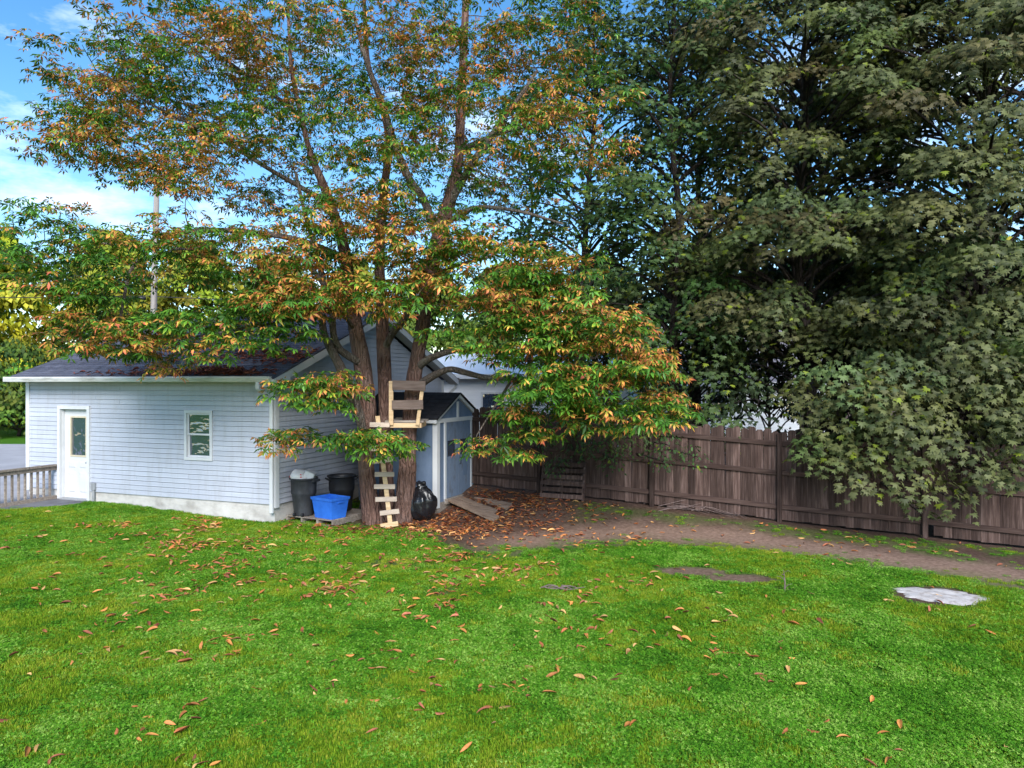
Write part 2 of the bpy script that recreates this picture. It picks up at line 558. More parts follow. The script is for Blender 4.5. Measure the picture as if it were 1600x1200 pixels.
def cover(x, y):
    """grass cover 0..1"""
    x = np.asarray(x, float); y = np.asarray(y, float)
    nzv = fbm(x, y, 0.9) - 0.5
    side = path_side(x, y) + nzv * 0.9
    g = 1 - sstep(-1.7, 0.1, side + (fbm(x + 3, y + 8, .35) - .5) * .7)                                       # lawn fades into the dirt track
    strip = sstep(0.55, 1.1, side) * sstep(0.1, 0.5, fence_d(x, y)) * sstep(0.9, 1.9, x) * 0.30
    strip = strip * sstep(0.35, 0.6, fbm(x + 9, y, 0.7) + 0.12)
    g = np.maximum(g, strip)
    # worn ground round the chestnut and the shed
    dt = np.hypot((x + 1.2) / 2.2, (y - 14.65) / 1.25) + nzv * 0.9
    g = np.minimum(g, sstep(0.7, 1.5, dt))
    for (c, rx, ry) in BARE:
        soft = .5 if c in THIN else .04
        g = np.minimum(g, soft + (1 - soft) * sstep(0.55, 1.35, np.hypot((x - c[0]) / rx, (y - c[1]) / ry) + nzv * 1.3))
    g = np.minimum(g, sstep(0.55, 1.05, np.hypot((x - SAND[0]) / 0.62, (y - SAND[1]) / 0.45) + nzv * 0.9))
    return g


# ground sheet
def axis(lo, hi, f0, f1, fine):
    a = list(np.arange(f0, f1 + 1e-6, fine))
    s, p = fine, f1
    while p < hi:
        s *= 1.35; p += s; a.append(min(p, hi))
    s, p = fine, f0
    while p > lo:
        s *= 1.35; p -= s; a.insert(0, max(p, lo))
    return np.array(a)


gx, gy = axis(-500, 500, -13, 13, 0.11), axis(-200, 900, 3.5, 18, 0.11)
GX, GY = np.meshgrid(gx, gy)
GZ = gz(GX, GY)
GC = cover(GX, GY)


def np_mesh(name, v, tri=None, quad=None, col=None, smooth=False, attrs=None):
    me = bpy.data.meshes.new(name)
    f = tri if tri is not None else quad
    k = f.shape[1]
    me.vertices.add(len(v)); me.loops.add(f.size); me.polygons.add(len(f))
    me.vertices.foreach_set('co', np.ascontiguousarray(v, np.float32).ravel())
    me.loops.foreach_set('vertex_index', np.ascontiguousarray(f, np.int32).ravel())
    me.polygons.foreach_set('loop_start', np.arange(0, f.size, k, dtype=np.int32))
    if smooth:
        me.polygons.foreach_set('use_smooth', np.ones(len(f), bool))
    if col is not None:
        a = me.color_attributes.new('Col', 'FLOAT_COLOR', 'POINT')
        c4 = np.ones((len(v), 4), np.float32); c4[:, :3] = col
        a.data.foreach_set('color', c4.ravel())
    for nm, arr in (attrs or {}).items():
        a = me.attributes.new(nm, 'FLOAT', 'POINT')
        a.data.foreach_set('value', np.ascontiguousarray(arr, np.float32).ravel())
    me.update(calc_edges=True)
    return me


ny, nx = GX.shape
idx = np.arange(nx * ny).reshape(ny, nx)
quads = np.stack([idx[:-1, :-1], idx[:-1, 1:], idx[1:, 1:], idx[1:, :-1]], -1).reshape(-1, 4)
gv = np.stack([GX, GY, GZ], -1).reshape(-1, 3)


def mat_ground():
    m, n, l, b = new_mat('soil_and_thatch')
    at = N(n, 'ShaderNodeAttribute', attribute_name='cover')
    pd = N(n, 'ShaderNodeAttribute', attribute_name='track')
    tcn = N(n, 'ShaderNodeTexCoord')
    n1 = N(n, 'ShaderNodeTexNoise', Scale=1.6, Detail=8, Roughness=0.65)
    n2 = N(n, 'ShaderNodeTexNoise', Scale=14, Detail=6, Roughness=0.7)
    l.new(tcn.outputs['Object'], n1.inputs['Vector'])
    l.new(tcn.outputs['Object'], n2.inputs['Vector'])
    soil = ramp(n, [(0.3, (0.052, 0.031, 0.023)), (0.52, (0.098, 0.060, 0.045)), (0.72, (0.16, 0.103, 0.08))])  # soil tones darkened throughout to carry the shade along the fence
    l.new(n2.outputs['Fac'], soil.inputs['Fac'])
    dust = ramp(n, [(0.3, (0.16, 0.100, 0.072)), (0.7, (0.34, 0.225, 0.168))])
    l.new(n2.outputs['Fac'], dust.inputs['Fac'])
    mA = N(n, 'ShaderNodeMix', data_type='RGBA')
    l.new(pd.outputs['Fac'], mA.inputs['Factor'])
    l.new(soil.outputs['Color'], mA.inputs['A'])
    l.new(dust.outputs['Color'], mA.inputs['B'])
    gr = ramp(n, [(0.25, (0.03, 0.10, 0.008)), (0.55, (0.06, 0.17, 0.012)), (0.8, (0.13, 0.20, 0.02))])
    l.new(n2.outputs['Fac'], gr.inputs['Fac'])
    mB = N(n, 'ShaderNodeMix', data_type='RGBA')
    l.new(at.outputs['Fac'], mB.inputs['Factor'])
    l.new(mA.outputs['Result'], mB.inputs['A'])
    l.new(gr.outputs['Color'], mB.inputs['B'])
    l.new(mB.outputs['Result'], b.inputs['Base Color'])
    b.inputs['Roughness'].default_value = 0.95
    b.inputs['Specular IOR Level'].default_value = 0.1
    bp = N(n, 'ShaderNodeBump', Strength=0.7, Distance=0.03)
    n3 = N(n, 'ShaderNodeTexNoise', Scale=22, Detail=6, Roughness=0.7)
    l.new(tcn.outputs['Object'], n3.inputs['Vector'])
    l.new(n3.outputs['Fac'], bp.inputs['Height'])
    l.new(bp.outputs['Normal'], b.inputs['Normal'])
    return m


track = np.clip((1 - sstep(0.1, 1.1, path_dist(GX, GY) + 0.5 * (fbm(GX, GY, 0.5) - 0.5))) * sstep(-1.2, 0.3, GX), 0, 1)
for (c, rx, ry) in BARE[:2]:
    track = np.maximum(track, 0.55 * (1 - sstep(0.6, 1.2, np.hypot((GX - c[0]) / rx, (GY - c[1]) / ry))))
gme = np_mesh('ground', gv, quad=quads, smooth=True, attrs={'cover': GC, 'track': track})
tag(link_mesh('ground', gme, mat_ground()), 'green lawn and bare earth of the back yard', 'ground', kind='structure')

# driveway beyond the garage, on the far left
drv = MB()
zz = 0.22
drv.poly([(-10.3, 16.15, zz), (-10.9, 20, zz), (-9, 24, zz), (-6, 29.5, zz), (-60, 29.5, zz), (-60, 13.3, zz), (-11.32, 13.3, zz)])
tag(drv.build('driveway', M['asphalt']), 'pale worn asphalt driveway beyond the garage', 'driveway', kind='structure')

# ------------------------------------------------------------------ garage
GRZ = math.atan2(-0.35, 0.937)
garage = empty('garage', (-4.62, 14.1, 0), GRZ, 'pale blue sided garage with dark shingle roof and white trim', 'garage')
WL, WD, SB, WT = 6.87, 7.44, 0.38, 2.80
RIDGE, EAVE_Y, EAVE_Z = 4.46, -0.42, 2.86
SLOPE = (RIDGE - EAVE_Z) / (WD / 2 - EAVE_Y)
DOOR = (-5.87, -4.90, 0.17, 2.25)
WIN = (-2.24, -1.52, 1.18, 2.20)
lf = MB()
lf.box(-WL + .02, DOOR[0] + .01, 0.02, .18, -0.3, SB + 0.02)
lf.box(DOOR[1] - .01, -0.02, 0.02, .18, -0.3, SB + 0.02)
lf.box(DOOR[0] + .01, DOOR[1] - .01, 0.02, .18, -0.3, DOOR[2] - .03)
lf.box(-WL + .02, -0.02, .18, WD - .02, -0.3, 0.09)
lf.box(-.2, -0.02, .18, WD - .02, .09, SB + 0.02)
lf.build('foundation', M['concrete'], garage)
core = MB()
core.box(-WL + .02, DOOR[0] + .03, 0.03, 0.18, SB, WT)
core.box(DOOR[1] - .03, WIN[0] + .03, 0.03, 0.18, SB, WT)
core.box(WIN[1] - .03, -0.03, 0.03, 0.18, SB, WT)
core.box(DOOR[0] + .03, DOOR[1] - .03, 0.03, 0.18, DOOR[3] - .03, WT)
core.box(WIN[0] + .03, WIN[1] - .03, 0.03, 0.18, SB, WIN[2] + .03)
core.box(WIN[0] + .03, WIN[1] - .03, 0.03, 0.18, WIN[3] - .03, WT)
front = core.build('front_wall', M['siding'], garage)


def clap_x(parent, x0, x1, z0, z1, name='clapboard'):
    """one siding board of the front wall (faces -y)"""
    b = MB()
    z0, z1 = z0 + .004, z1 - .008
    b.hexa([(x0, -0.016, z0), (x1, -0.016, z0), (x1, 0.026, z0), (x0, 0.026, z0),
            (x0, -0.006, z1), (x1, -0.006, z1), (x1, 0.026, z1), (x0, 0.026, z1)])
    return b.build(name, M['siding'], parent)


EXP = (WT - SB) / 24
for i in range(24):
    z0, z1 = SB + i * EXP, SB + (i + 1) * EXP + 0.004
    spans = [(-WL + .08, -0.09)]
    for (a, b_, lo, hi) in (DOOR, WIN):
        if z1 > lo and z0 < hi:
            ns = []
            for s in spans:
                if s[0] < a and s[1] > b_: ns += [(s[0], a + .01), (b_ - .01, s[1])]
                else: ns.append(s)
            spans = ns
            if hi < z1 - .015: clap_x(front, a + .01, b_ - .01, hi - .004, z1)
            if lo > z0 + .015: clap_x(front, a + .01, b_ - .01, z0, lo + .008)
    for s in spans:
        # boards come in lengths: break long runs at a staggered joint
        L = s[1] - s[0]
        if L > 3.6:
            j = s[0] + (1.35, 2.75, 2.05)[i % 3]
            clap_x(front, s[0], j - 0.0015, z0, z1); clap_x(front, j + 0.0015, s[1], z0, z1)
        else:
            clap_x(front, s[0], s[1], z0, z1)

g2 = MB()
g2.prism([(-0.16, 0.18, SB), (-0.16, WD - .03, SB), (-0.16, WD - .03, WT), (-0.16, WD / 2, WT + SLOPE * WD / 2 - .02), (-0.16, 0.18, WT)], (0.13, 0, 0))
gable = g2.build('gable_wall', M['siding'], garage)
top = WT + SLOPE * WD / 2
i = 0
while SB + i * EXP < top - 0.05:
    z0 = SB + i * EXP; z1 = min(z0 + EXP + 0.004, top)
    def edge(z): return max(0.07, (z - WT) / SLOPE + 0.02)
    y0, y0b = edge(z0), edge(z1)
    if y0b < WD / 2 - .05:
        b = MB()
        z0, z1 = z0 + .004, z1 - .008
        b.hexa([(-0.026, y0, z0), (0.016, y0, z0), (0.016, WD - y0, z0), (-0.026, WD - y0, z0),
                (-0.026, y0b, z1), (0.006, y0b, z1), (0.006, WD - y0b, z1), (-0.026, WD - y0b, z1)])
        b.build('clapboard', M['siding'], gable)
    i += 1
# hidden back and far side, plain
bk = MB()
bk.box(-WL + .03, -0.17, WD - .16, WD - .03, SB, WT)
bk.box(-WL + .03, -WL + .16, 0.18, WD - .16, SB, WT)
bk.prism([(-WL + .03, 0.18, WT), (-WL + .03, WD - .18, WT), (-WL + .03, WD / 2, top - .03)], (0.13, 0, 0))
bk.build('back_wall', M['siding'], garage)
fl = MB(); fl.box(-WL + .2, -.2, .2, WD - .2, 0.1, 0.14); fl.build('floor_slab', M['concrete'], garage)

ct = MB(); ct.box(-0.09, 0.03, -0.03, 0.0, SB - .06, WT); ct.box(0.0, 0.032, 0.0, 0.09, SB - .06, WT)
ct.build('corner_trim', M['white'], garage)
ct = MB(); ct.box(-WL - .02, -WL + .09, -0.03, 0.05, SB - .06, WT); ct.build('corner_trim', M['white'], garage)
ct = MB(); ct.box(0.0, 0.032, WD - .09, WD, SB, WT); ct.build('corner_trim', M['white'], garage)

# roof: deck and rows of shingles, each row its own strip
XO0, XO1 = -WL - 0.06, 0.30
rf = MB()
for sgn in (0, 1):
    ya, yb = (EAVE_Y, WD / 2) if sgn == 0 else (WD - EAVE_Y, WD / 2)
    p = [(XO0, ya, EAVE_Z - .03), (XO1, ya, EAVE_Z - .03), (XO1, yb, RIDGE - .03), (XO0, yb, RIDGE - .03)]
    if sgn: p = p[::-1]
    rf.prism(p, (0, 0, 0.03))
roof = rf.build('roof', M['shingle'], garage)
LEN = math.hypot(WD / 2 - EAVE_Y, RIDGE - EAVE_Z)
NR = 32
dy, dz = (WD / 2 - EAVE_Y) / LEN, (RIDGE - EAVE_Z) / LEN
rr = random.Random(3)
for k in range(NR):
    s0, s1 = LEN * k / NR - 0.02, LEN * (k + 1) / NR + 0.01
    b = MB()
    x = XO0 - .02 - rr.random() * .3
    def q(x, s, h): return (min(max(x, XO0 - .015), XO1 + .015), EAVE_Y + dy * s - dz * h, EAVE_Z + dz * s + dy * h)
    while x < XO1:
        w = 0.305
        h = 0.012 + rr.random() * 0.006
        if x + w > XO0:
            b.hexa([q(x, s0, 0), q(x + w - .012, s0, 0), q(x + w - .012, s1, 0), q(x, s1, 0),
                    q(x, s0, h), q(x + w - .012, s0, h), q(x + w - .012, s1, 0.003), q(x, s1, 0.003)])
        x += w
    b.build('shingle_row', M['shingle'], roof)
rc = MB()
for k in range(24):
    x0 = XO0 + (XO1 - XO0) * k / 24
    x1 = XO0 + (XO1 - XO0) * (k + 1) / 24 + .02
    rc.prism([(x0, WD / 2 - .15, RIDGE - .04), (x0, WD / 2, RIDGE + .028 + .004 * (k % 2)), (x0, WD / 2 + .15, RIDGE - .04), (x0, WD / 2, RIDGE - .0)], (x1 - x0, 0, 0))
rc.build('ridge_cap', M['shingle'], roof)
# rake trim boards
for sgn in (0, 1):
    ya, yb = (EAVE_Y, WD / 2) if sgn == 0 else (WD - EAVE_Y, WD / 2)
    b = MB()
    b.prism([(XO1 - .005, ya, EAVE_Z - .18), (XO1 - .005, ya, EAVE_Z - .032), (XO1 - .005, yb, RIDGE - .032), (XO1 - .005, yb, RIDGE - .18)], (0.022, 0, 0))
    b.build('rake_board', M['white'], garage)
    b = MB()   # sloping soffit under the overhang
    b.prism([(0.034, ya, EAVE_Z - .17), (XO1 - .006, ya, EAVE_Z - .17), (XO1 - .006, yb, RIDGE - .17), (0.034, yb, RIDGE - .17)], (0, 0, 0.012))
    b.build('rake_soffit', M['soffit'], garage)
b = MB(); b.box(XO0 + .02, XO1 - .008, EAVE_Y + .03, -0.004, WT - .012, WT + .004); b.build('soffit', M['soffit'], garage)
b = MB(); b.box(XO0, XO1 - .008, EAVE_Y, EAVE_Y + .025, WT - .03, EAVE_Z - .032); b.build('fascia', M['white'], garage)
# eave return at the near corner
b = MB(); b.prism([(XO1 - .006, EAVE_Y, WT - .03), (XO1 - .006, 0.06, WT - .03), (XO1 - .006, 0.06, WT + .08), (XO1 - .006, EAVE_Y, EAVE_Z - .06)], (.026, 0, 0)); b.build('eave_return', M['white'], garage)
b = MB(); b.box(0.036, XO1 - .008, EAVE_Y + .03, 0.06, WT - .02, WT + .02); b.build('soffit_return', M['white'], garage)
# gutter with open trough
gpf = [(0, .10), (-.075, .10), (-.085, .075), (-.06, .0), (0, .0)]
gt = MB()
y0, z0 = EAVE_Y - .002, WT - .02
for (a, c) in zip(gpf[1:-1], gpf[2:]):
    gt.prism([(XO0 - .02, y0 + a[0], z0 + a[1]), (XO0 - .02, y0 + c[0], z0 + c[1]), (XO0 - .02, y0 + c[0] + .006, z0 + c[1] + .006), (XO0 - .02, y0 + a[0] + .006, z0 + a[1] + .006)], (XO1 - XO0 - .02, 0, 0))
gt.box(XO0 - .024, XO0 - .02, y0 - .08, y0, z0, z0 + .1)
gt.box(XO1 - .04, XO1 - .036, y0 - .08, y0, z0, z0 + .1)
gt.build('gutter', M['gutter'], garage)
ds = MB()
pts = [(-0.03, EAVE_Y - .04, WT - .02), (-0.03, EAVE_Y - .04, WT - .14), (-0.02, -0.075, WT - .36), (-0.02, -0.075, 0.25)]
for a, c in zip(pts[:-1], pts[1:]):
    ds.bar(a, Vector(c) + (Vector(c) - Vector(a)).normalized() * .02, 0.075, 0.055, up=(0, -1, 0.2))
ds.build('downspout', M['white'], garage, bevel=.006)
# far gutter end and its downspout elbow, seen beyond the gable
ds = MB()
ds.box(XO1 - .4, XO1, WD - EAVE_Y, WD - EAVE_Y + .1, WT - .03, WT + .08)
ds.build('far_gutter', M['brown_metal'], garage)
ds = MB()
pts = [(XO1 - .1, WD - EAVE_Y + .05, WT - .02), (XO1 - .1, WD - EAVE_Y + .05, WT - .2), (0.06, WD - .02, WT - .5), (0.06, WD - .02, .3)]
for a, c in zip(pts[:-1], pts[1:]):
    ds.bar(a, c, 0.06, 0.06, up=(1, 0, 0.1))
ds.build('downspout', M['gutter'], garage)

# door
dr = MB()
t = .075
dr.box(DOOR[0], DOOR[0] + t, -0.045, 0.03, DOOR[2], DOOR[3] - t)
dr.box(DOOR[1] - t, DOOR[1], -0.045, 0.03, DOOR[2], DOOR[3] - t)
dr.box(DOOR[0], DOOR[1], -0.047, 0.03, DOOR[3] - t, DOOR[3])
door = dr.build('door', M['white'], garage)
dx0, dx1, dz0, dz1 = DOOR[0] + t, DOOR[1] - t, DOOR[2] + .03, DOOR[3] - t
jb = MB()
jb.box(dx0, dx0 + .012, 0.03, 0.14, dz0, dz1); jb.box(dx1 - .012, dx1, 0.03, 0.14, dz0, dz1); jb.box(dx0 + .012, dx1 - .012, 0.03, 0.14, dz1 - .012, dz1)
jb.build('jamb', M['white'], door)
gx0, gx1, gz0, gz1 = dx0 + .20, dx1 - .14, 1.13, 2.0
sl = MB()
sl.box(dx0 + .013, gx0, .075, .12, dz0, dz1 - .013); sl.box(gx1, dx1 - .013, .075, .12, dz0, dz1 - .013)
sl.box(gx0, gx1, .075, .12, dz0, gz0); sl.box(gx0, gx1, .075, .12, gz1, dz1 - .013)
sl.build('door_leaf', M['white'], door)
fr = MB()
fr.box(gx0 - .015, gx0 + .02, .06, .115, gz0 - .015, gz1 + .015); fr.box(gx1 - .02, gx1 + .015, .06, .115, gz0 - .015, gz1 + .015)
fr.box(gx0 + .02, gx1 - .02, .06, .115, gz0 - .015, gz0 + .02); fr.box(gx0 + .02, gx1 - .02, .06, .115, gz1 - .02, gz1 + .015)
fr.build('glass_frame', M['brass'], door)
b = MB(); b.box(gx0 + .018, gx1 - .018, .09, .098, gz0 + .018, gz1 - .018); b.build('pane', M['glass'], door)
for (px0, px1) in ((dx0 + .13, dx0 + .36), (dx1 - .36, dx1 - .13)):
    for (pz0, pz1) in ((0.86, 1.02), (0.32, 0.78)):
        b = MB()
        b.hexa([(px0, .0745, pz0), (px1, .0745, pz0), (px1, .0745, pz1), (px0, .0745, pz1)][:0] or
               [(px0 + .03, .064, pz0 + .03), (px1 - .03, .064, pz0 + .03), (px1, .078, pz0), (px0, .078, pz0),
                (px0 + .03, .064, pz1 - .03), (px1 - .03, .064, pz1 - .03), (px1, .078, pz1), (px0, .078, pz1)])
        b.build('door_panel', M['white'], door)
kn = MB(); kn.tube([(dx1 - .07, .075, 1.0), (dx1 - .07, .03, 1.0), (dx1 - .07, .028, 1.0), (dx1 - .07, .0, 1.0)], [.014, .014, .03, .024], 10)
kn.build('door_knob', M['grey_metal'], door, smooth=True)
b = MB(); b.box(dx0 - .02, dx1 + .02, -.08, .12, DOOR[2] - .03, DOOR[2] + .028); b.build('sill', M['grey_metal'], door)

# window
wf = MB()
t = .06
wf.box(WIN[0], WIN[0] + t, -0.04, 0.06, WIN[2] + t, WIN[3] - t); wf.box(WIN[1] - t, WIN[1], -0.04, 0.06, WIN[2] + t, WIN[3] - t)
wf.box(WIN[0], WIN[1], -0.042, 0.06, WIN[3] - t, WIN[3]); wf.box(WIN[0], WIN[1], -0.042, 0.06, WIN[2], WIN[2] + t)
win = wf.build('window', M['white'], garage)
zm = (WIN[2] + WIN[3]) / 2 + .03
for (a, c, yo) in ((WIN[2] + t, zm, .035), (zm - .03, WIN[3] - t, .01)):
    s = MB()
    e = .035
    s.box(WIN[0] + t, WIN[0] + t + e, yo - .02, yo + .02, a, c); s.box(WIN[1] - t - e, WIN[1] - t, yo - .02, yo + .02, a, c)
    s.box(WIN[0] + t + e, WIN[1] - t - e, yo - .02, yo + .02, a, a + e); s.box(WIN[0] + t + e, WIN[1] - t - e, yo - .02, yo + .02, c - e, c)
    s.build('sash', M['white'], win)
    s = MB(); s.box(WIN[0] + t + e - .004, WIN[1] - t - e + .004, yo - .003, yo + .003, a + e - .004, c - e + .004)
    s.build('pane', M['glass'], win)
# outlet box with conduit right of the door
b = MB(); b.box(-4.83, -4.72, -0.07, -0.018, 0.42, 0.58); b.box(-4.80, -4.75, -0.06, -0.02, 0.12, 0.42)
b.build('conduit_box', M['grey_metal'], garage, bevel=.006)

# ------------------------------------------------------------------ handrail and pad by the garage door
U, V = Vector((0.937, -0.35, 0)), Vector((0.35, 0.937, 0))
hr0 = Vector((-4.62, 14.1, 0)) - U * 5.93
hr = empty('handrail', hr0, GRZ, 'weathered wooden handrail with square balusters beside the garage door', 'railing')
b = MB(); b.box(-.06, .06, -2.9, -.02, 0.90, 0.94); b.build('top_rail', M['old_wood'], hr)
b = MB(); b.box(-.02, .02, -2.9, -.02, 0.815, 0.9); b.build('upper_rail', M['old_wood'], hr)
b = MB(); b.box(-.04, .04, -2.9, -.02, 0.16, 0.245); b.build('bottom_rail', M['old_wood'], hr)
for k in range(20):
    y = -.14 - k * .14
    b = MB(); b.box(-.058, -.021, y - .019, y + .019, 0.25, 0.86); b.build('baluster', M['old_wood'], hr)
for y in (-2.86, ):
    b = MB(); b.box(-.0205 - .09, -.0605, y - .045, y + .045, 0.0, 0.9); b.build('post', M['old_wood'], hr)
pad = MB()
pp = [(-6.0, -1.5), (-5.95, -.03), (-4.95, -.03), (-4.85, -.45), (-5.3, -.95), (-5.75, -1.45)]
pad.prism([(-4.62 + p[0] * .937 + p[1] * .35, 14.1 - p[0] * .35 + p[1] * .937, 0.10) for p in pp], (0, 0, .075))
tag(pad.build('door_pad', M['pad'], bevel=.01), 'dark grey pad in front of the garage door', 'pad')

# ------------------------------------------------------------------ shed
SRZ = math.atan2(-0.42, 0.908)
shed = empty('garden_shed', (-1.54, 14.9, 0), SRZ, 'small blue shed with white trim and dark gable roof behind the chestnut', 'shed')
SW, SDp, SF, SE, SA = 1.76, 1.95, 0.21, 2.0, 2.47
b = MB(); b.box(-SDp, 0, 0.03, SW - .03, 0.02, SF + .06); b.build('skid_base', M['old_wood'], shed)
b = MB(); b.box(-SDp, -.06, 0.0, 0.03, SF, SE); side = b.build('side_wall', M['shed_blue'], shed)
for zb in (0.62, 1.03, 1.44, 1.85):
    b = MB(); b.box(-SDp, -.07, -.004, 0.0, zb - .404, zb - .004); b.build('board', M['shed_blue'], side)
b = MB(); b.box(-SDp, -.06, SW - .03, SW, SF, SE); b.build('side_wall', M['shed_blue'], shed)
b = MB(); b.box(-SDp - .03, -SDp, 0, SW, SF, SE); b.build('back_wall', M['shed_blue'], shed)
b = MB(); b.box(-.06, -.02, 0.0, .36, SF, SE); b.box(-.06, -.02, 1.45, SW, SF, SE); b.box(-.06, -.02, .36, 1.45, 1.93, SE)
b.build('front_wall', M['shed_blue'], shed)
b = MB(); b.prism([(-.06, 0.0, SE), (-.06, SW, SE), (-.06, SW / 2, SA)], (.04, 0, 0)); b.build('gable_panel', M['shed_blue'], shed)
b = MB(); b.prism([(-SDp, 0.0, SE), (-SDp, SW, SE), (-SDp, SW / 2, SA)], (-.03, 0, 0)); b.build('gable_panel', M['shed_blue'], shed)
for (ya, yb) in ((-.02, .09), (SW - .09, SW + .02)):
    b = MB(); b.box(-.10, .012, ya, yb, SF - .04, SE); b.build('corner_trim', M['white'], shed)
for (ya, yb) in ((.30, .365), (1.445, 1.51)):
    b = MB(); b.box(-.02, .008, ya, yb, SF + .02, SE - .075); b.build('door_trim', M['white'], shed)
b = MB(); b.box(-.02, .010, .09, SW - .09, SE - .075, SE + .01); b.build('eave_trim', M['white'], shed)
b = MB(); b.box(-.02, .009, SW / 2 - .03, SW / 2 + .03, SE + .01, SA - .12); b.build('gable_strut', M['white'], shed)
sl2 = (SA - SE) / (SW / 2)
for sgn in (0, 1):
    f = (lambda y: y) if sgn == 0 else (lambda y: SW - y)
    ya = f(-.10); ym = SW / 2
    za = SE - .10 * sl2 + .05
    zmx = SA + .05
    pr = [(-.02, ya, za - .075), (-.02, ym, zmx - .075), (-.02, ym, zmx), (-.02, ya, za)]
    b = MB(); b.prism(pr if sgn == 0 else pr[::-1], (.055, 0, 0)); b.build('rake_trim', M['white'], shed)
    pr = [(-SDp - .08, ya, za + .002), (.07, ya, za + .002), (.07, ym, zmx + .002), (-SDp - .08, ym, zmx + .002)]
    b = MB(); b.prism(pr if sgn == 0 else pr[::-1], (0, 0, .022)); rfo = b.build('roof', M['shed_shingle'], shed)
    L2 = math.hypot(ym - ya, zmx - za)
    for k in range(7):
        b = MB()
        a0, a1 = k / 7, min(1, (k + 1) / 7 + .02)
        def rp_(u, h): return (f(-.10) + (ym - f(-.10)) * u, za + .025 + (zmx - za) * u + h)
        x = -SDp - .09
        while x < .07:
            xe = min(x + .29, .08)
            (y_a, z_a), (y_b, z_b) = rp_(a0 - .01, .0), rp_(a1, .0)
            h = .010 + .005 * rr.random()
            loop = [(x, y_a, z_a), (xe - .008, y_a, z_a), (xe - .008, y_b, z_b), (x, y_b, z_b)]
            if sgn: loop = loop[::-1]
            topl = [(p[0], p[1], p[2] + (h if abs(p[1] - y_a) < 1e-6 else .002)) for p in loop]
            b.hexa(loop + topl)
            x += .30
        b.build('shingle_row', M['shed_shingle'], rfo)
    b = MB()
    b.box(-SDp - .06, -.021, min(f(-.09), f(-.065)), max(f(-.09), f(-.065)), za - .07, za - .003)
    b.build('eave_fascia', M['white'], shed)
# double door with two small panes
for (ya, yb, wy0, wy1) in ((.368, .898, .43, .80), (.906, 1.443, .985, 1.36)):
    d = MB()
    d.box(-.035, -.003, ya, wy0, SF + .11, 1.925); d.box(-.035, -.003, wy1, yb, SF + .11, 1.925)
    d.box(-.035, -.003, wy0, wy1, SF + .11, 1.19); d.box(-.035, -.003, wy0, wy1, 1.53, 1.925)
    dd = d.build('door', M['shed_door'], shed)
    p_ = MB(); p_.box(-.026, -.02, wy0 - .005, wy1 + .005, 1.185, 1.535); p_.build('pane', M['glass'], dd)
    if ya > .6:
        h_ = MB(); h_.tube([(0, ya + .05, 1.0), (.03, ya + .05, 1.0), (.03, ya + .05, 1.14), (0, ya + .05, 1.14)], [.008] * 4, 6); h_.build('handle', M['bin_black'], dd)
        h_ = MB(); h_.box(-.003, .0005, ya + .2, ya + .38, .72, 1.12); h_.build('worn_patch', M['shed_blue'], dd)
b = MB(); b.box(-.06, .05, .3, 1.5, SF + .0, SF + .105); b.build('threshold', M['old_wood'], shed)

ramp_e = empty('shed_ramp', (-1.54, 14.9, 0), SRZ, 'ramp of three weathered boards leading up to the blue shed door', 'ramp')
for (a0, a1, e0, e1, xe) in ((.36, .64, -.15, .12, 1.36), (.70, .94, .20, .42, 1.18), (1.06, 1.36, .55, .80, 1.33)):
    def gl(x, y):
        w = Vector((-1.54, 14.9)) + Vector((.908, -.42)) * x + Vector((.42, .908)) * y
        return float(gz(w.x, w.y))
    zb0, zb1 = gl(xe, e0) + .012, gl(xe, e1) + .012
    b = MB()
    b.hexa([(.055, a0, SF + .05), (xe, e0, zb0), (xe, e1, zb1), (.055, a1, SF + .05),
            (.055, a0, SF + .09), (xe, e0, zb0 + .04), (xe, e1, zb1 + .04), (.055, a1, SF + .09)])
    b.build('plank', M['ramp_wood'], ramp_e)

# ------------------------------------------------------------------ fence
fence = empty('wood_fence', (FA[0], FA[1], 0), math.atan2(FDN[1], FDN[0]), 'tall weathered brown picket fence along the back of the yard', 'fence')
SEC = float(np.linalg.norm(FD))


def fground(s, off=0.0):
    return float(gz(FA[0] + FDN[0] * s - FNRM[0] * off, FA[1] + FDN[1] * s - FNRM[1] * off))


def picket_mesh(h, w):
    b = MB()
    c = .035
    b.prism([(-w / 2, 0, 0), (w / 2, 0, 0), (w / 2, 0, h - c), (w / 2 - c, 0, h), (-w / 2 + c, 0, h), (-w / 2, 0, h - c)], (0, .018, 0))
    return b.mesh('picket')


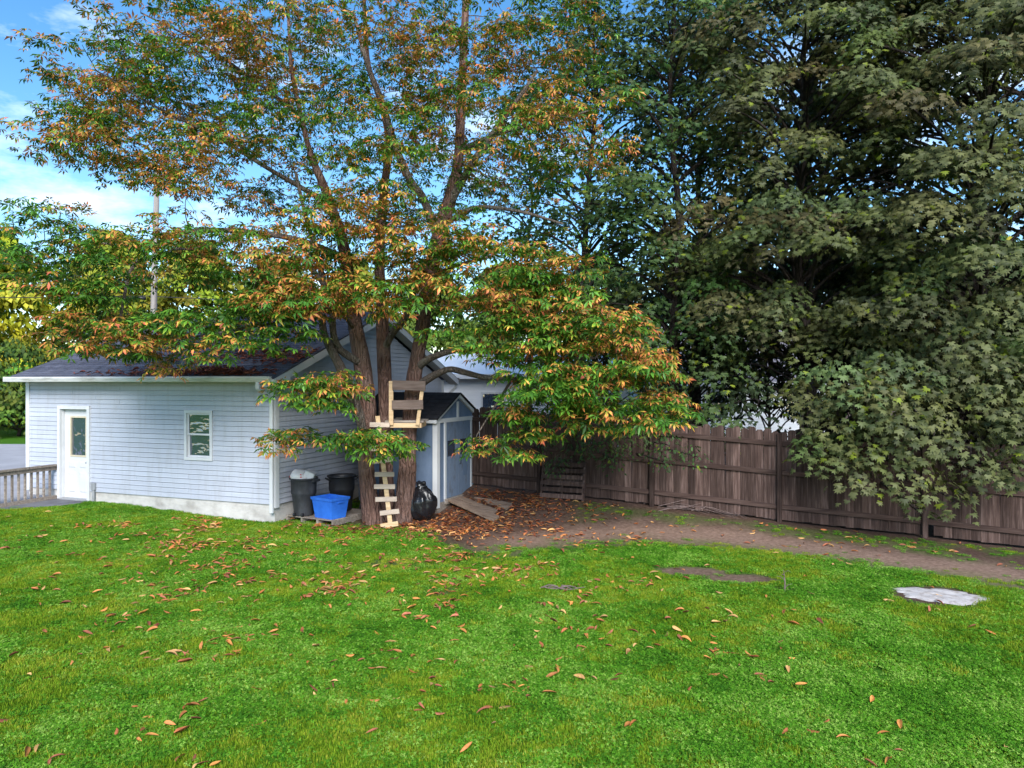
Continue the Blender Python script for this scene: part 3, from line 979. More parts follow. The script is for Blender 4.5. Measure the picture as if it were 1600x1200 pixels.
rf_ = random.Random(21)
PM = [picket_mesh(h, w) for h, w in ((1.70, .1415), (1.72, .141), (1.735, .142), (1.69, .1412))]
for me in PM: me.materials.append(M['fence'])
NPK = 17
for sec in range(-2, 6):
    for k in range(NPK):
        s = sec * SEC + (k + .5) * SEC / NPK
        if sec == 3 and k == 0: continue                  # missing foot board replaced by a short one
        o = link_mesh('picket', PM[rf_.randrange(4)], None, fence)
        o.location = (s, .022 + rf_.random() * .006, fground(s) + .035 + rf_.random() * .02)
        o.rotation_euler = (rf_.gauss(0, .006), rf_.gauss(0, .006), 0)
    if sec == 3:
        b = MB(); b.box(-.069, .069, 0, .018, .36, 1.71); o = b.build('picket', M['fence'], fence)
        o.location = (sec * SEC + .5 * SEC / NPK, .024, fground(sec * SEC))
    for (h0, h1) in ((.245, .335), (.90, .99), (1.46, 1.55)):
        za, zb = fground(sec * SEC), fground((sec + 1) * SEC)
        b = MB()
        x0, x1 = sec * SEC + .046, (sec + 1) * SEC - .046
        b.hexa([(x0, -.02, za + h0), (x1, -.02, zb + h0), (x1, .02, zb + h0), (x0, .02, za + h0),
                (x0, -.02, za + h1), (x1, -.02, zb + h1), (x1, .02, zb + h1), (x0, .02, za + h1)])
        b.build('rail', M['rail'], fence, bevel=.004)
for sec in range(-2, 7):
    s = sec * SEC
    g0 = fground(s)
    b = MB()
    hp = 1.70 if sec != 1 else 1.64
    b.box(-.045, .045, -.065, .02, -.3, hp)
    o = b.build('post', M['fence'], fence, bevel=.005)
    o.location = (s, 0, g0)

# pallet leaning on the fence
lp = empty('leaning_pallet', (0, 0, 0), 0, 'dark weathered pallet leaning upright against the fence', 'pallet')
s0 = 0.14
base = Vector((FA[0] + FDN[0] * (s0 + .45) - FNRM[0] * .30, FA[1] + FDN[1] * (s0 + .45) - FNRM[1] * .30, 0))
base.z = float(gz(base.x, base.y)) + .01
lp.location = base
lp.rotation_euler = (R(-13), 0, math.atan2(FDN[1], FDN[0]))
for k in range(6):
    b = MB(); z = .03 + k * .135
    b.box(-.48, .48, -.018, 0, z, z + .09); b.build('slat', M['fence'], lp)
for x in (-.46, 0, .46):
    b = MB(); b.box(x - .02, x + .02, .0, .09, 0, .80); b.build('stringer', M['fence'], lp)
for k in range(3):
    b = MB(); z = .05 + k * .32
    b.box(-.48, .48, .09, .108, z, z + .09); b.build('back_slat', M['fence'], lp)

# brush pile along the fence
bp_ = empty('brush_pile', (0, 0, 0), 0, 'heap of thin dead branches lying along the foot of the fence', 'brush pile')
rs = random.Random(5)
cx, cy = ground_pt(1125, 800)
bp_.location = (cx, cy, 0)
for k in range(72):
    L = rs.uniform(.7, 1.9)
    a = math.atan2(FDN[1], FDN[0]) + rs.gauss(0, .32)
    ox, oy = rs.gauss(0, .38), rs.gauss(0, .10)
    zb = abs(rs.gauss(.10, .08))
    pts = []
    for j in range(6):
        u = (j / 5 - .5) * L
        x = ox + math.cos(a) * u + .06 * math.sin(j * 1.3 + k); y = oy + math.sin(a) * u + .04 * math.cos(j * 1.7 + k)
        pts.append((x, y, float(gz(cx + x, cy + y)) + .015 + zb * (1 - abs(j / 5 - .5) * 1.6) + .02 * math.sin(j + k)))
    r0 = rs.uniform(.004, .010)
    b = MB(); b.tube(pts, [r0 * (1 - .13 * j) for j in range(6)], 5); b.build('stick', M['stick'], bp_)

# ------------------------------------------------------------------ bins, tub, pallet, bag
e1 = Vector((.884, -.468, 0)); e2 = Vector((.468, .884, 0))
FL = Vector((-4.45, 14.25, 0))
PRZ = math.atan2(-.468, .884)
pgz = max(float(gz(*(FL + e1 * a + e2 * c).xy)) for a in (0, .6, 1.2) for c in (0, .6, 1.2))
pal = empty('wood_pallet', (FL.x, FL.y, pgz - .012), PRZ, 'weathered wooden pallet on the ground holding the bins and blue tub', 'pallet')
for k in range(9):
    b = MB(); y = .0 + k * .1385
    b.box(0, 1.2, y, y + (.10), .118, .137); b.build('deck_board', M['old_wood'], pal)
for x in (0.0, .38, .78, 1.16):
    b = MB(); b.box(x, x + .04, 0.004, 1.2, .025, .1175); b.build('stringer', M['old_wood'], pal)
for y in (0.0, .55, 1.1):
    b = MB(); b.box(0, 1.2, y, y + .1, .004, .0245); b.build('bottom_board', M['old_wood'], pal)
PZ = pgz - .012 + .138


def bin_mesh(r0, r1, h, wall=.012):
    b = MB()
    b.lathe([(0.001, 0), (r0 - .01, 0), (r0, .015), (r0 + (r1 - r0) * .55, h * .55), (r0 + (r1 - r0) * .56 + .012, h * .57), (r0 + (r1 - r0) * .62 + .012, h * .63), (r1 - .012, h * .93),
             (r1 - .008, h * .94), (r1 + .016, h * .955), (r1 + .02, h * .985), (r1 + .012, h), (r1 - .014, h), (r1 - .02, h * .9), (r0 - .01, .05), (0.001, .04)], 32)
    return b


bl = FL + e1 * .30 + e2 * .17
bin1 = empty('wheeled_bin', (bl.x, bl.y, PZ), PRZ + .2, 'scuffed grey plastic bin overfilled with white rubbish on the pallet', 'rubbish bin')
bin_mesh(.185, .26, .74).build('body', M['bin_grey'], bin1, smooth=True)
hb = MB(); hb.box(.245, .30, -.12, .12, .66, .71); hb.build('handle', M['bin_grey'], bin1, bevel=.01)
arc = MB()
arc.tube([(.232 * math.cos(a), .232 * math.sin(a), .47 + .05 * math.sin((a + 2.4) * 1.3)) for a in np.linspace(-2.6, -.5, 14)], [.012] * 14, 6)
arc.build('moulded_band', M['bin_grey'], bin1, smooth=True)
for sx in (-.09, .09):
    w = MB(); w.tube([(sx - .02, -.19, .035), (sx + .02, -.19, .035)], [.035, .035], 12); w.build('wheel', M['bin_black'], bin1)


def lumpy(name, mat, parent, c, s, seed, sub=3, amp=.18, flat=None):
    bm = bmesh.new()
    bmesh.ops.create_icosphere(bm, subdivisions=sub, radius=1)
    r_ = random.Random(seed)
    ph = [(Vector((r_.gauss(0, 1), r_.gauss(0, 1), r_.gauss(0, 1))) * r_.uniform(1.2, 4.5), r_.random() * 6.28) for _ in range(10)]
    for v in bm.verts:
        d = sum(math.sin(v.co.dot(k) + p) / (1 + .25 * k.length) for k, p in ph) * amp / 2
        v.co *= 1 + d
        v.co = Vector((v.co.x * s[0], v.co.y * s[1], v.co.z * s[2])) + Vector(c)
        if flat is not None and v.co.z < flat: v.co.z = flat + (v.co.z - flat) * .08
    me = bpy.data.meshes.new(name); bm.to_mesh(me); bm.free()
    me.polygons.foreach_set('use_smooth', [True] * len(me.polygons))
    return link_mesh(name, me, mat, parent)


lumpy('rubbish_sack', M['bag_white'], bin1, (-.06, -.02, .75), (.19, .19, .13), 4, 3, .3)
st = MB()
for k in range(2):
    st.tube([(-.06 + (.20 - .03 * k) * math.cos(a), -.02 + (.205 - .03 * k) * math.sin(a), .765 + .045 * k) for a in np.linspace(-2.5, -.9, 9)], [.017] * 9, 6)
st.build('red_stripe', M['red'], bin1)
tr = MB(); tr.box(-.09, .09, -.12, -.105, -.08, .08); tr.box(-.09, .09, .105, .12, -.08, .08); tr.box(-.1, .1, -.12, .12, .08, .095); tr.box(.09, .104, -.12, .12, -.08, .08)
o = tr.build('foam_tray', M['bag_white'], bin1, bevel=.008); o.rotation_euler = (0, .45, .3); o.location = (.115, .02, .77)

bl = FL + e1 * .60 + e2 * .93
bin2 = empty('open_bin', (bl.x, bl.y, PZ), .5, 'black open-topped plastic bin standing next to the chestnut trunk', 'rubbish bin')
bin_mesh(.20, .275, .72).build('body', M['bin_black'], bin2, smooth=True)
hb = MB(); hb.tube([(.25 + .02 * 0, -.1, .62), (.31, -.09, .66), (.33, 0, .675), (.31, .09, .66), (.25, .1, .62)], [.016] * 5, 8); hb.build('handle', M['bin_black'], bin2, smooth=True)
hb = MB(); hb.tube([(-.25, -.1, .62), (-.31, -.09, .66), (-.33, 0, .675), (-.31, .09, .66), (-.25, .1, .62)], [.016] * 5, 8); hb.build('handle', M['bin_black'], bin2, smooth=True)

bl = FL + e1 * .92 + e2 * .24
tub = empty('recycling_tub', (bl.x, bl.y, PZ), PRZ - .12, 'bright blue rectangular plastic tub at the pallet front', 'tub')
b = MB()
w0, w1, d0, d1, H = .235, .285, .175, .22, .40


def ring(w, d, z): return [(-w, -d, z), (w, -d, z), (w, d, z), (-w, d, z)]


rings = [ring(w0, d0, 0), ring(w0 + (w1 - w0) * .85, d0 + (d1 - d0) * .85, H * .86), ring(w1 + .012, d1 + .012, H * .875), ring(w1 + .016, d1 + .016, H), ring(w1 - .008, d1 - .008, H), ring(w0 + .03, d0 + .025, H * .8), ring(w0 - .012, d0 - .012, .02)]
for a, c in zip(rings[:-1], rings[1:]):
    for k in range(4):
        b.poly([a[k], a[(k + 1) % 4], c[(k + 1) % 4], c[k]])
b.poly(rings[-1]); b.poly(rings[0][::-1])
b.build('body', M['blue_plastic'], tub, bevel=.008)
for sx in (-1, 1):
    b = MB(); b.box(sx * (w1 + .004) - .012, sx * (w1 + .004) + .012, -.07, .07, H * .74, H * .83); b.build('hand_grip', M['blue_plastic'], tub, bevel=.006)

bx, by = -1.80, 14.42
bag = empty('black_sack', (bx, by, float(gz(bx, by))), .3, 'full shiny black rubbish bag standing by the shed corner', 'rubbish bag')
bm = bmesh.new()
bmesh.ops.create_icosphere(bm, subdivisions=5, radius=1)
r_ = random.Random(8)
crinkle = [(Vector((r_.gauss(0, 1), r_.gauss(0, 1), r_.gauss(0, .6))) * r_.uniform(3, 9), r_.random() * 6.28) for _ in range(7)]
for v in bm.verts:
    z = v.co.z
    a = math.atan2(v.co.y, v.co.x)
    wd = math.sqrt(max(0, 1 - min(1, abs(z)) ** 2.6))
    hgt = (z + 1) / 2
    neck = 1 - .30 * float(sstep(.55, .92, hgt))
    fold = 1 + .045 * math.sin(6 * a + 1.5 * z) + .03 * math.sin(11 * a - 2 * z + 1) + .05 * math.sin(2 * a + 3 * z + 2) + .012 * math.sin(19 * a + 2 * z)
    crk = sum(math.sin(v.co.dot(k_) + p_) for k_, p_ in crinkle) / len(crinkle)
    rr_ = wd * .30 * neck * (fold + .16 * abs(crk) - .03)
    v.co = Vector((math.cos(a) * rr_ * 1.0, math.sin(a) * rr_ * .9, hgt * .70 + .015 * math.sin(5 * a + 11 * z)))
    if v.co.z < .01: v.co.z = .01
me = bpy.data.meshes.new('bag_body'); bm.to_mesh(me); bm.free()
me.polygons.foreach_set('use_smooth', [True] * len(me.polygons))
link_mesh('bag_body', me, M['bag_black'], bag)
lumpy('tied_top', M['bag_black'], bag, (.02, 0, .71), (.13, .11, .09), 12, 4, 1.1)
lumpy('side_bulge', M['bag_black'], bag, (-.2, .02, .33), (.10, .16, .32), 13, 3, .35, flat=.01)

sx_, sy_ = -3.02, 14.98
sk = tag(lumpy('dark_sack', M['bin_black'], None, (0, 0, .16), (.19, .16, .22), 9, 3, .3, flat=0.0), 'small dark sack slumped between black bin and tree trunk', 'rubbish bag')
sk.location = (sx_, sy_, float(gz(sx_, sy_)) + .1)

# ------------------------------------------------------------------ chestnut tree: stems
def stem(rows, n=5):
    """rows px,py,depth,radius -> world points and radii"""
    w = [(*P(a, b_, c), r) for a, b_, c, r in rows]
    s = spline(w, n)
    return s[:, :3], s[:, 3]


base = P(600, 812, 14.3)
chest = empty('chestnut_tree', (base.x, base.y, 0), 0, 'large chestnut with several trunks and orange-browned leaves beside the garage', 'tree')
NODES, NRAD = [], []


def sub(pts): return [Vector((p[0] - base.x, p[1] - base.y, p[2])) for p in pts]


def add_stem(rows, name, mat, sides, rough, seed):
    p, r = stem(rows)
    r = r * (.84 if name == 'trunk' else .92)
    b = MB()
    b.tube(sub(p), list(r), sides, rough, seed=seed)
    o = b.build(name, mat, chest, smooth=True)
    for a, c in zip(p, r):
        NODES.append(a); NRAD.append(c)
    return o


add_stem([(586, 835, 14.15, .30), (583, 815, 14.15, .25), (576, 770, 14.12, .195), (571, 700, 14.1, .18), (574, 640, 14.1, .20), (568, 580, 14.1, .20), (558, 522, 14.05, .165), (548, 460, 14.0, .15),
          (538, 390, 13.95, .13), (520, 330, 13.9, .115), (505, 290, 13.9, .095), (485, 240, 13.8, .07), (470, 180, 13.7, .055), (455, 100, 13.6, .042), (450, 0, 13.6, .03)], 'trunk', M['bark'], 18, .12, 1)
add_stem([(607, 835, 14.5, .30), (606, 812, 14.5, .24), (603, 740, 14.55, .17), (603, 650, 14.6, .165), (600, 575, 14.65, .165), (598, 520, 14.7, .15), (594, 440, 14.8, .13), (594, 380, 14.8, .12), (600, 300, 14.7, .10),
          (608, 220, 14.6, .09), (592, 150, 14.5, .075), (575, 100, 14.5, .06), (570, 30, 14.4, .05), (565, -90, 14.4, .03)], 'trunk', M['bark'], 18, .12, 2)
add_stem([(624, 832, 14.3, .30), (629, 808, 14.3, .235), (636, 740, 14.35, .20), (638, 690, 14.35, .19), (645, 620, 14.35, .185), (650, 575, 14.35, .172), (659, 522, 14.3, .165), (668, 450, 14.2, .17), (683, 375, 14.1, .17),
          (702, 312, 14.0, .15), (716, 250, 13.95, .12), (720, 167, 13.9, .10), (724, 90, 13.9, .09), (727, 25, 13.9, .08), (730, -100, 13.9, .05)], 'trunk', M['bark'], 18, .12, 3)
LB = M['limb_bark']
limbs = [
    [(684, 372, 14.1, .10), (662, 312, 14.0, .085), (640, 280, 13.9, .08), (617, 225, 13.8, .075), (600, 170, 13.7, .06), (575, 104, 13.6, .05), (552, 20, 13.5, .03)],
    [(700, 322, 14.0, .10), (730, 268, 13.8, .075), (758, 225, 13.7, .065), (795, 175, 13.6, .045), (840, 110, 13.5, .03)],
    [(574, 690, 14.05, .10), (560, 645, 13.95, .115), (547, 612, 13.9, .115), (534, 578, 13.8, .105), (517, 545, 13.7, .085), (506, 520, 13.65, .075), (503, 490, 13.6, .07), (508, 455, 13.6, .065), (494, 396, 13.5, .05), (478, 340, 13.3, .04), (462, 270, 13.2, .03)],
    [(560, 565, 14.0, .09), (545, 556, 13.9, .08), (530, 544, 13.8, .075), (521, 520, 13.7, .07), (518, 480, 13.6, .06), (502, 440, 13.4, .05), (470, 405, 13.2, .04), (420, 385, 13.0, .03)],
    [(652, 606, 14.3, .10), (666, 594, 14.1, .085), (688, 582, 13.9, .07), (705, 577, 13.8, .065), (730, 583, 13.6, .06), (760, 590, 13.4, .055), (800, 592, 13.2, .05), (850, 600, 12.9, .035), (910, 615, 12.7, .02)],
    [(655, 572, 14.3, .09), (672, 560, 14.0, .075), (700, 550, 13.7, .065), (739, 543, 13.4, .055), (770, 548, 13.2, .05), (805, 562, 13.0, .04), (860, 560, 12.8, .03), (930, 560, 12.6, .02)],
    [(600, 545, 14.65, .09), (614, 520, 14.5, .075), (634, 495, 14.4, .07), (650, 450, 14.2, .05), (700, 420, 13.8, .04), (770, 400, 13.4, .03)],
    [(540, 405, 13.95, .08), (470, 376, 13.6, .06), (385, 362, 13.2, .05), (315, 360, 12.9, .045), (275, 367, 12.8, .042), (235, 390, 12.6, .038), (206, 420, 12.5, .034), (193, 470, 12.4, .028), (185, 520, 12.3, .02)],
    [(385, 364, 13.2, .035), (310, 388, 12.9, .03), (220, 385, 12.6, .025), (154, 380, 12.4, .02), (70, 378, 12.2, .014)],
    [(515, 318, 13.9, .06), (430, 270, 13.5, .045), (340, 215, 13.2, .035), (240, 165, 13.0, .025), (150, 110, 12.8, .015)],
    [(470, 180, 13.7, .04), (390, 120, 13.5, .03), (300, 60, 13.4, .022), (220, 20, 13.4, .015)],
    [(718, 235, 13.95, .06), (790, 205, 13.8, .045), (860, 190, 13.8, .03), (930, 170, 13.9, .018)],
    [(690, 355, 14.05, .06), (740, 325, 13.7, .045), (810, 330, 13.4, .035), (880, 350, 13.2, .02)],
    [(556, 650, 13.95, .03), (548, 610, 13.4, .028), (535, 590, 13.0, .024), (505, 600, 12.8, .02), (470, 640, 12.7, .012)],
    [(566, 690, 14.0, .03), (575, 705, 13.3, .025), (555, 700, 12.9, .02), (520, 690, 12.7, .015), (450, 700, 12.6, .009)],
    [(555, 515, 14.0, .05), (520, 480, 13.4, .035), (450, 500, 12.8, .026), (370, 515, 12.4, .02), (280, 530, 12.3, .012)],
    [(800, 593, 13.2, .03), (770, 640, 12.9, .02), (745, 680, 12.7, .012)],
]
for k, rows in enumerate(limbs):
    add_stem(rows, 'limb', LB, 10, .08, 10 + k)

# crown: sprays of compound leaves round these masses (pixel, pixel, depth, half sizes in metres, sprays)
BLOBS = [
    (145, 115, 13.0, .8, 1.2, .6, 18), (130, 215, 13.0, .75, 1.1, .7, 24), (225, 195, 13.2, 1.1, 1.5, 1.1, 46), (255, 60, 13.5, 1.1, 1.5, .7, 22),
    (330, 110, 13.5, 1.2, 1.8, 1.1, 42), (330, 265, 13.2, 1.2, 1.6, .8, 36), (455, 80, 13.5, 1.3, 2.0, 1.1, 46), (430, 205, 13.3, 1.0, 1.6, .8, 26),
    (600, 70, 13.7, 1.4, 2.2, 1.1, 44), (720, 110, 13.8, 1.4, 2.2, 1.1, 34), (850, 70, 14.0, 1.2, 2.0, .9, 34), (600, 235, 13.3, 1.2, 2.0, .8, 34),
    (790, 215, 13.5, 1.4, 2.0, 1.1, 44), (905, 210, 13.8, .9, 1.6, 1.1, 24), (650, 375, 12.8, 1.5, 1.2, .6, 40), (560, 325, 12.8, 1.1, 1.2, .6, 26),
    (450, 400, 12.9, 1.2, 1.4, .7, 34), (330, 395, 12.9, 1.1, 1.4, .7, 28), (220, 400, 12.6, 1.1, 1.3, .5, 26), (95, 345, 12.3, .8, 1.0, .35, 14),
    (60, 400, 12.2, .8, 1.0, .4, 16), (175, 515, 12.4, .7, .9, .5, 24), (270, 525, 12.4, 1.0, .9, .5, 34), (400, 505, 12.4, 1.0, .9, .5, 34),
    (130, 445, 12.3, .8, .8, .35, 16), (495, 450, 12.5, .8, .8, .45, 20), (620, 455, 12.6, 1.0, .9, .4, 24), (760, 430, 12.8, 1.2, 1.2, .7, 42),
    (850, 465, 12.8, 1.1, 1.2, .7, 38), (800, 525, 12.6, 1.2, 1.0, .5, 38), (920, 515, 12.6, .9, 1.0, .5, 30), (975, 575, 12.4, .7, .9, .4, 26),
    (1010, 640, 12.3, .5, .6, .35, 16), (880, 595, 12.4, 1.1, .9, .4, 36), (930, 640, 12.5, .7, .7, .3, 18), (805, 640, 12.6, .4, .5, .18, 8),
    (742, 690, 12.6, .3, .3, .10, 4), (805, 700, 12.8, .3, .3, .12, 4), (830, 670, 12.6, .4, .4, .15, 6), (495, 610, 12.6, .6, .5, .3, 18), (555, 685, 12.6, .5, .4, .2, 12),
    (460, 685, 12.6, .45, .4, .2, 8), (620, 698, 12.9, .25, .3, .15, 5), (520, 590, 12.9, .4, .4, .2, 6), (440, 470, 12.4, .6, .6, .3, 12),
    (330, -110, 13.6, 2.0, 2.2, .9, 44), (600, -130, 13.8, 2.2, 2.4, 1.0, 50), (860, -110, 14.0, 1.8, 2.2, .9, 40),
    (500, 330, 15.8, 1.6, 1.2, 1.2, 22), (720, 280, 16.2, 1.8, 1.2, 1.4, 26), (830, 420, 15.5, 1.4, 1.0, .9, 24), (600, 120, 16.2, 2.2, 1.4, 1.4, 26),
    (600, -330, 13.9, 2.6, 2.6, 1.0, 40),
]
centres = []
for (px, py, d, rx, ry, rz, n) in BLOBS:
    c = P(px, py, d)
    for _ in range(int(n * (.98 if py > 340 else 1.4))):
        while True:
            u = rng.uniform(-1, 1, 3)
            if (u * u).sum() < 1: break
        centres.append((c.x + u[0] * rx, c.y + u[1] * ry, c.z + u[2] * rz))
centres = np.array(centres)

# twigs from the nearest wood to every spray
ND = np.array([list(n) for n in NODES]); NRD = np.array(NRAD)
order = np.argsort([np.min(np.linalg.norm(ND - c, axis=1)) for c in centres])
tw = MB()
NDl, NRl = list(ND), list(NRD)
rt = random.Random(17)
sub_dirs = np.zeros((len(centres), 3))
A = np.array(NDl); Ar = np.array(NRl)
pend, pendr = [], []
for q_, i in enumerate(order):
    c = centres[i]
    if len(pend) > 25:
        A = np.vstack([A, pend]); Ar = np.concatenate([Ar, pendr]); pend, pendr = [], []
    dv = c - A
    dist = np.linalg.norm(dv, axis=1)
    cost = dist + np.maximum(0, -dv[:, 2]) * .5 + (Ar > .12) * .3
    j = int(np.argmin(cost))
    a = A[j]; L = dist[j]
    sub_dirs[i] = (c - a) / max(L, .01)
    if L < .1: continue
    mid = (a + c) / 2 + np.array([rt.gauss(0, .06), rt.gauss(0, .06), .05 * L + rt.gauss(0, .05)]) * min(L, 1.5)
    sp = spline([a, a * .35 + mid * .65 + np.array([0, 0, .03 * L]), c * .5 + mid * .5, c], 3)
    r0 = min(Ar[j] * .75, .006 + .009 * L)
    rads = np.linspace(r0, .004, len(sp))
    tw.tube(sub(sp), list(rads), 5, cap=False)
    for k in range(3, len(sp), 3):
        pend.append(sp[k]); pendr.append(rads[k])
tw_me = tw.mesh('twigs', True)
o = link_mesh('twigs', tw_me, LB, chest)
tag(o, kind='stuff')


def chest_template(seed):
    r_ = random.Random(seed)
    v, f, e = [], [], []
    n = r_.choice((5, 6, 7, 7))
    for k in range(n):
        u = (k / (n - 1) - .5) * 2
        a = u * R(112) + r_.gauss(0, .08)
        L = (.165 - .055 * abs(u)) * r_.uniform(.85, 1.12)
        w = L * r_.uniform(.12, .18)
        dr = r_.uniform(.25, .75)                      # droop
        cu = r_.uniform(-.2, 1.0)                      # curl
        d = Vector((math.sin(a), math.cos(a), 0)); s = Vector((d.y, -d.x, 0))
        z = lambda t: -dr * L * t * t
        b0 = len(v)
        pts = [d * (.012) + Vector((0, 0, 0)),
               d * (L * .60) + s * w + Vector((0, 0, z(.6) + w * cu)), d * (L * .55) + Vector((0, 0, z(.55) - w * .15)), d * (L * .60) - s * w + Vector((0, 0, z(.6) + w * cu)),
               d * (L * .97) + s * (w * .15 * r_.uniform(-2, 2)) + Vector((0, 0, z(1.0) + r_.uniform(-.1, .35) * L))]
        v += [tuple(p) for p in pts]
        e += [(.05, k), (.62, k), (.22, k), (.62, k), (1.0, k)]
        f += [(b0, b0 + 1, b0 + 2), (b0, b0 + 2, b0 + 3), (b0 + 1, b0 + 4, b0 + 2), (b0 + 2, b0 + 4, b0 + 3)]
    return np.array(v), np.array(f), np.array([x[0] for x in e]), np.array([x[1] for x in e])


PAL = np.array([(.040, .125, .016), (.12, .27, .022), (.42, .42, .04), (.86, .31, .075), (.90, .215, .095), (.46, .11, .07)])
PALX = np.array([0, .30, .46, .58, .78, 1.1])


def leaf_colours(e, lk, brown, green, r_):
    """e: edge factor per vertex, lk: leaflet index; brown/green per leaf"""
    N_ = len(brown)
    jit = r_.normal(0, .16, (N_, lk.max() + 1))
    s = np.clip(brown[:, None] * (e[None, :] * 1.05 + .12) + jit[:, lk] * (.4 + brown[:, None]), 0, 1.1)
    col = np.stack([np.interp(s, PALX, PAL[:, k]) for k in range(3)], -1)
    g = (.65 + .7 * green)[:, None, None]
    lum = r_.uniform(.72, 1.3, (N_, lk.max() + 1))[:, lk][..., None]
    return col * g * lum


def frames(tip, nrm):
    y = tip / np.linalg.norm(tip, axis=1, keepdims=True)
    z = nrm - (nrm * y).sum(1, keepdims=True) * y
    z /= np.linalg.norm(z, axis=1, keepdims=True) + 1e-9
    x = np.cross(y, z)
    return np.stack([x, y, z], -1)          # columns


def scatter(tmpl_v, tmpl_f, pos, Rm, sc):
    v = np.einsum('nij,kj->nki', Rm, tmpl_v) * sc[:, None, None] + pos[:, None, :]
    f = tmpl_f[None] + (np.arange(len(pos)) * len(tmpl_v))[:, None, None]
    return v.reshape(-1, 3), f.reshape(-1, tmpl_f.shape[1])


def merge(parts):
    vs, fs, cs, o_ = [], [], [], 0
    for v, f, c in parts:
        vs.append(v); fs.append(f + o_); cs.append(c.reshape(-1, 3)); o_ += len(v)
    return np.vstack(vs), np.vstack(fs), np.vstack(cs)


# every spray carries a dozen leaves, flat and drooping outward
LP, LT, LN, LBn = [], [], [], []
for i, c in enumerate(centres):
    n = int(rng.integers(15, 22))
    od = sub_dirs[i].copy(); od[2] *= .3
    od /= np.linalg.norm(od) + 1e-6
    ang = rng.uniform(0, 6.28, n); rad = .40 * np.sqrt(rng.random(n))
    off = np.stack([np.cos(ang) * rad, np.sin(ang) * rad, rng.normal(0, .045, n) - .5 * rad * rad], -1) + od[None] * .12
    LP.append(c[None] + off)
    t_ = np.stack([np.cos(ang), np.sin(ang), np.full(n, -.15)], -1) + od[None] * .6 + rng.normal(0, .35, (n, 3))
    LT.append(t_)
    LN.append(np.array([0, -.12, 1.0])[None] + .45 * np.stack([np.cos(ang), np.sin(ang), 0 * ang], -1) + rng.normal(0, .28, (n, 3)))
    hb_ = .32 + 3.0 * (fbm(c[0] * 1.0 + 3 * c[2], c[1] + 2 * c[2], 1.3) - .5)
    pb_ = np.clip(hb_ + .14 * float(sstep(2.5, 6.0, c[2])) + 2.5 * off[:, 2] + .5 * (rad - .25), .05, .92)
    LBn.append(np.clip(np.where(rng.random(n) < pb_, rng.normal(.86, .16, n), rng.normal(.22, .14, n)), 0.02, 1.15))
LP, LT, LN, LBn = map(np.concatenate, (LP, LT, LN, LBn))
LF = frames(LT, LN)
LS = rng.uniform(.76, 1.12, len(LP)) * (1 - .16 * sstep(4.0, 6.5, LP[:, 2]))
tm = [chest_template(k) for k in range(6)]
which = rng.integers(0, 6, len(LP))
near = np.argsort(LP[:, 1] + .02 * np.abs(LP[:, 0]) + 100 * ((LP[:, 2] > 9) | (LP[:, 0] < -9.4)))[:300]
is_near = np.zeros(len(LP), bool); is_near[near] = True
parts = []
off = np.array([base.x, base.y, 0])
for k in range(6):
    m = (which == k) & ~is_near
    v, f = scatter(tm[k][0], tm[k][1], LP[m] - off, LF[m], LS[m])
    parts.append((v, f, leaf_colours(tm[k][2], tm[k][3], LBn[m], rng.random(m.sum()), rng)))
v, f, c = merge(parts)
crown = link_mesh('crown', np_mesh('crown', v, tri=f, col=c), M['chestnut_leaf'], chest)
tag(crown, kind='stuff')


def leaf_objects(parent, meshes, near, pos, fr, sc, pick, off):
    for i in near:
        o = bpy.data.objects.new('leaf', meshes[pick(i)])
        COL.objects.link(o)
        o.parent = parent
        m = np.eye(4); m[:3, :3] = fr[i] * sc[i]; m[:3, 3] = pos[i] - off
        o.matrix_basis = Matrix(m.tolist())


LM = []
for k in range(6):
    for bq in (.15, .5, .85):
        cc = leaf_colours(tm[k][2], tm[k][3], np.array([bq]), rng.random(1), rng)
        me = np_mesh('leaf', tm[k][0], tri=tm[k][1], col=cc.reshape(-1, 3)); me.materials.append(M['chestnut_leaf']); LM.append(me)
leaf_objects(crown, LM, near, LP, LF, LS, lambda i: which[i] * 3 + int(np.clip(LBn[i] * 3, 0, 2)), off)

# ------------------------------------------------------------------ maples and other trees
def maple_template(seed):
    r_ = random.Random(seed)
    a = [(-180, .03), (-120, .48), (-82, .74), (-52, .42), (-36, .86), (-16, .50), (0, 1.05), (16, .50), (36, .86), (52, .42), (82, .74), (120, .48)]
    v = [(0, .28, .03)]
    for ang, r in a:
        x, y = math.sin(R(ang)) * r * .62, math.cos(R(ang)) * r * .62 + .12
        v.append((x, y, -.22 * (x * x + y * y) + r_.gauss(0, .03)))
    n = len(a)
    f = [(0, 1 + (k + 1) % n, 1 + k) for k in range(n)]
    return np.array(v), np.array(f)


def simple_leaf():
    return np.array([(0, 0, 0), (.36, .5, .06), (0, 1, -.1), (-.36, .5, .06)]), np.array([(0, 1, 2), (0, 2, 3)])


def oval_leaf():
    v = np.array([(0, 0, 0), (.24, .35, .03), (.2, .75, 0), (0, 1.05, -.1), (-.2, .75, 0), (-.24, .35, .03)])
    return v, np.array([(0, 1, 5), (1, 2, 5), (2, 4, 5), (2, 3, 4)])


MT = [maple_template(k) for k in range(3)]


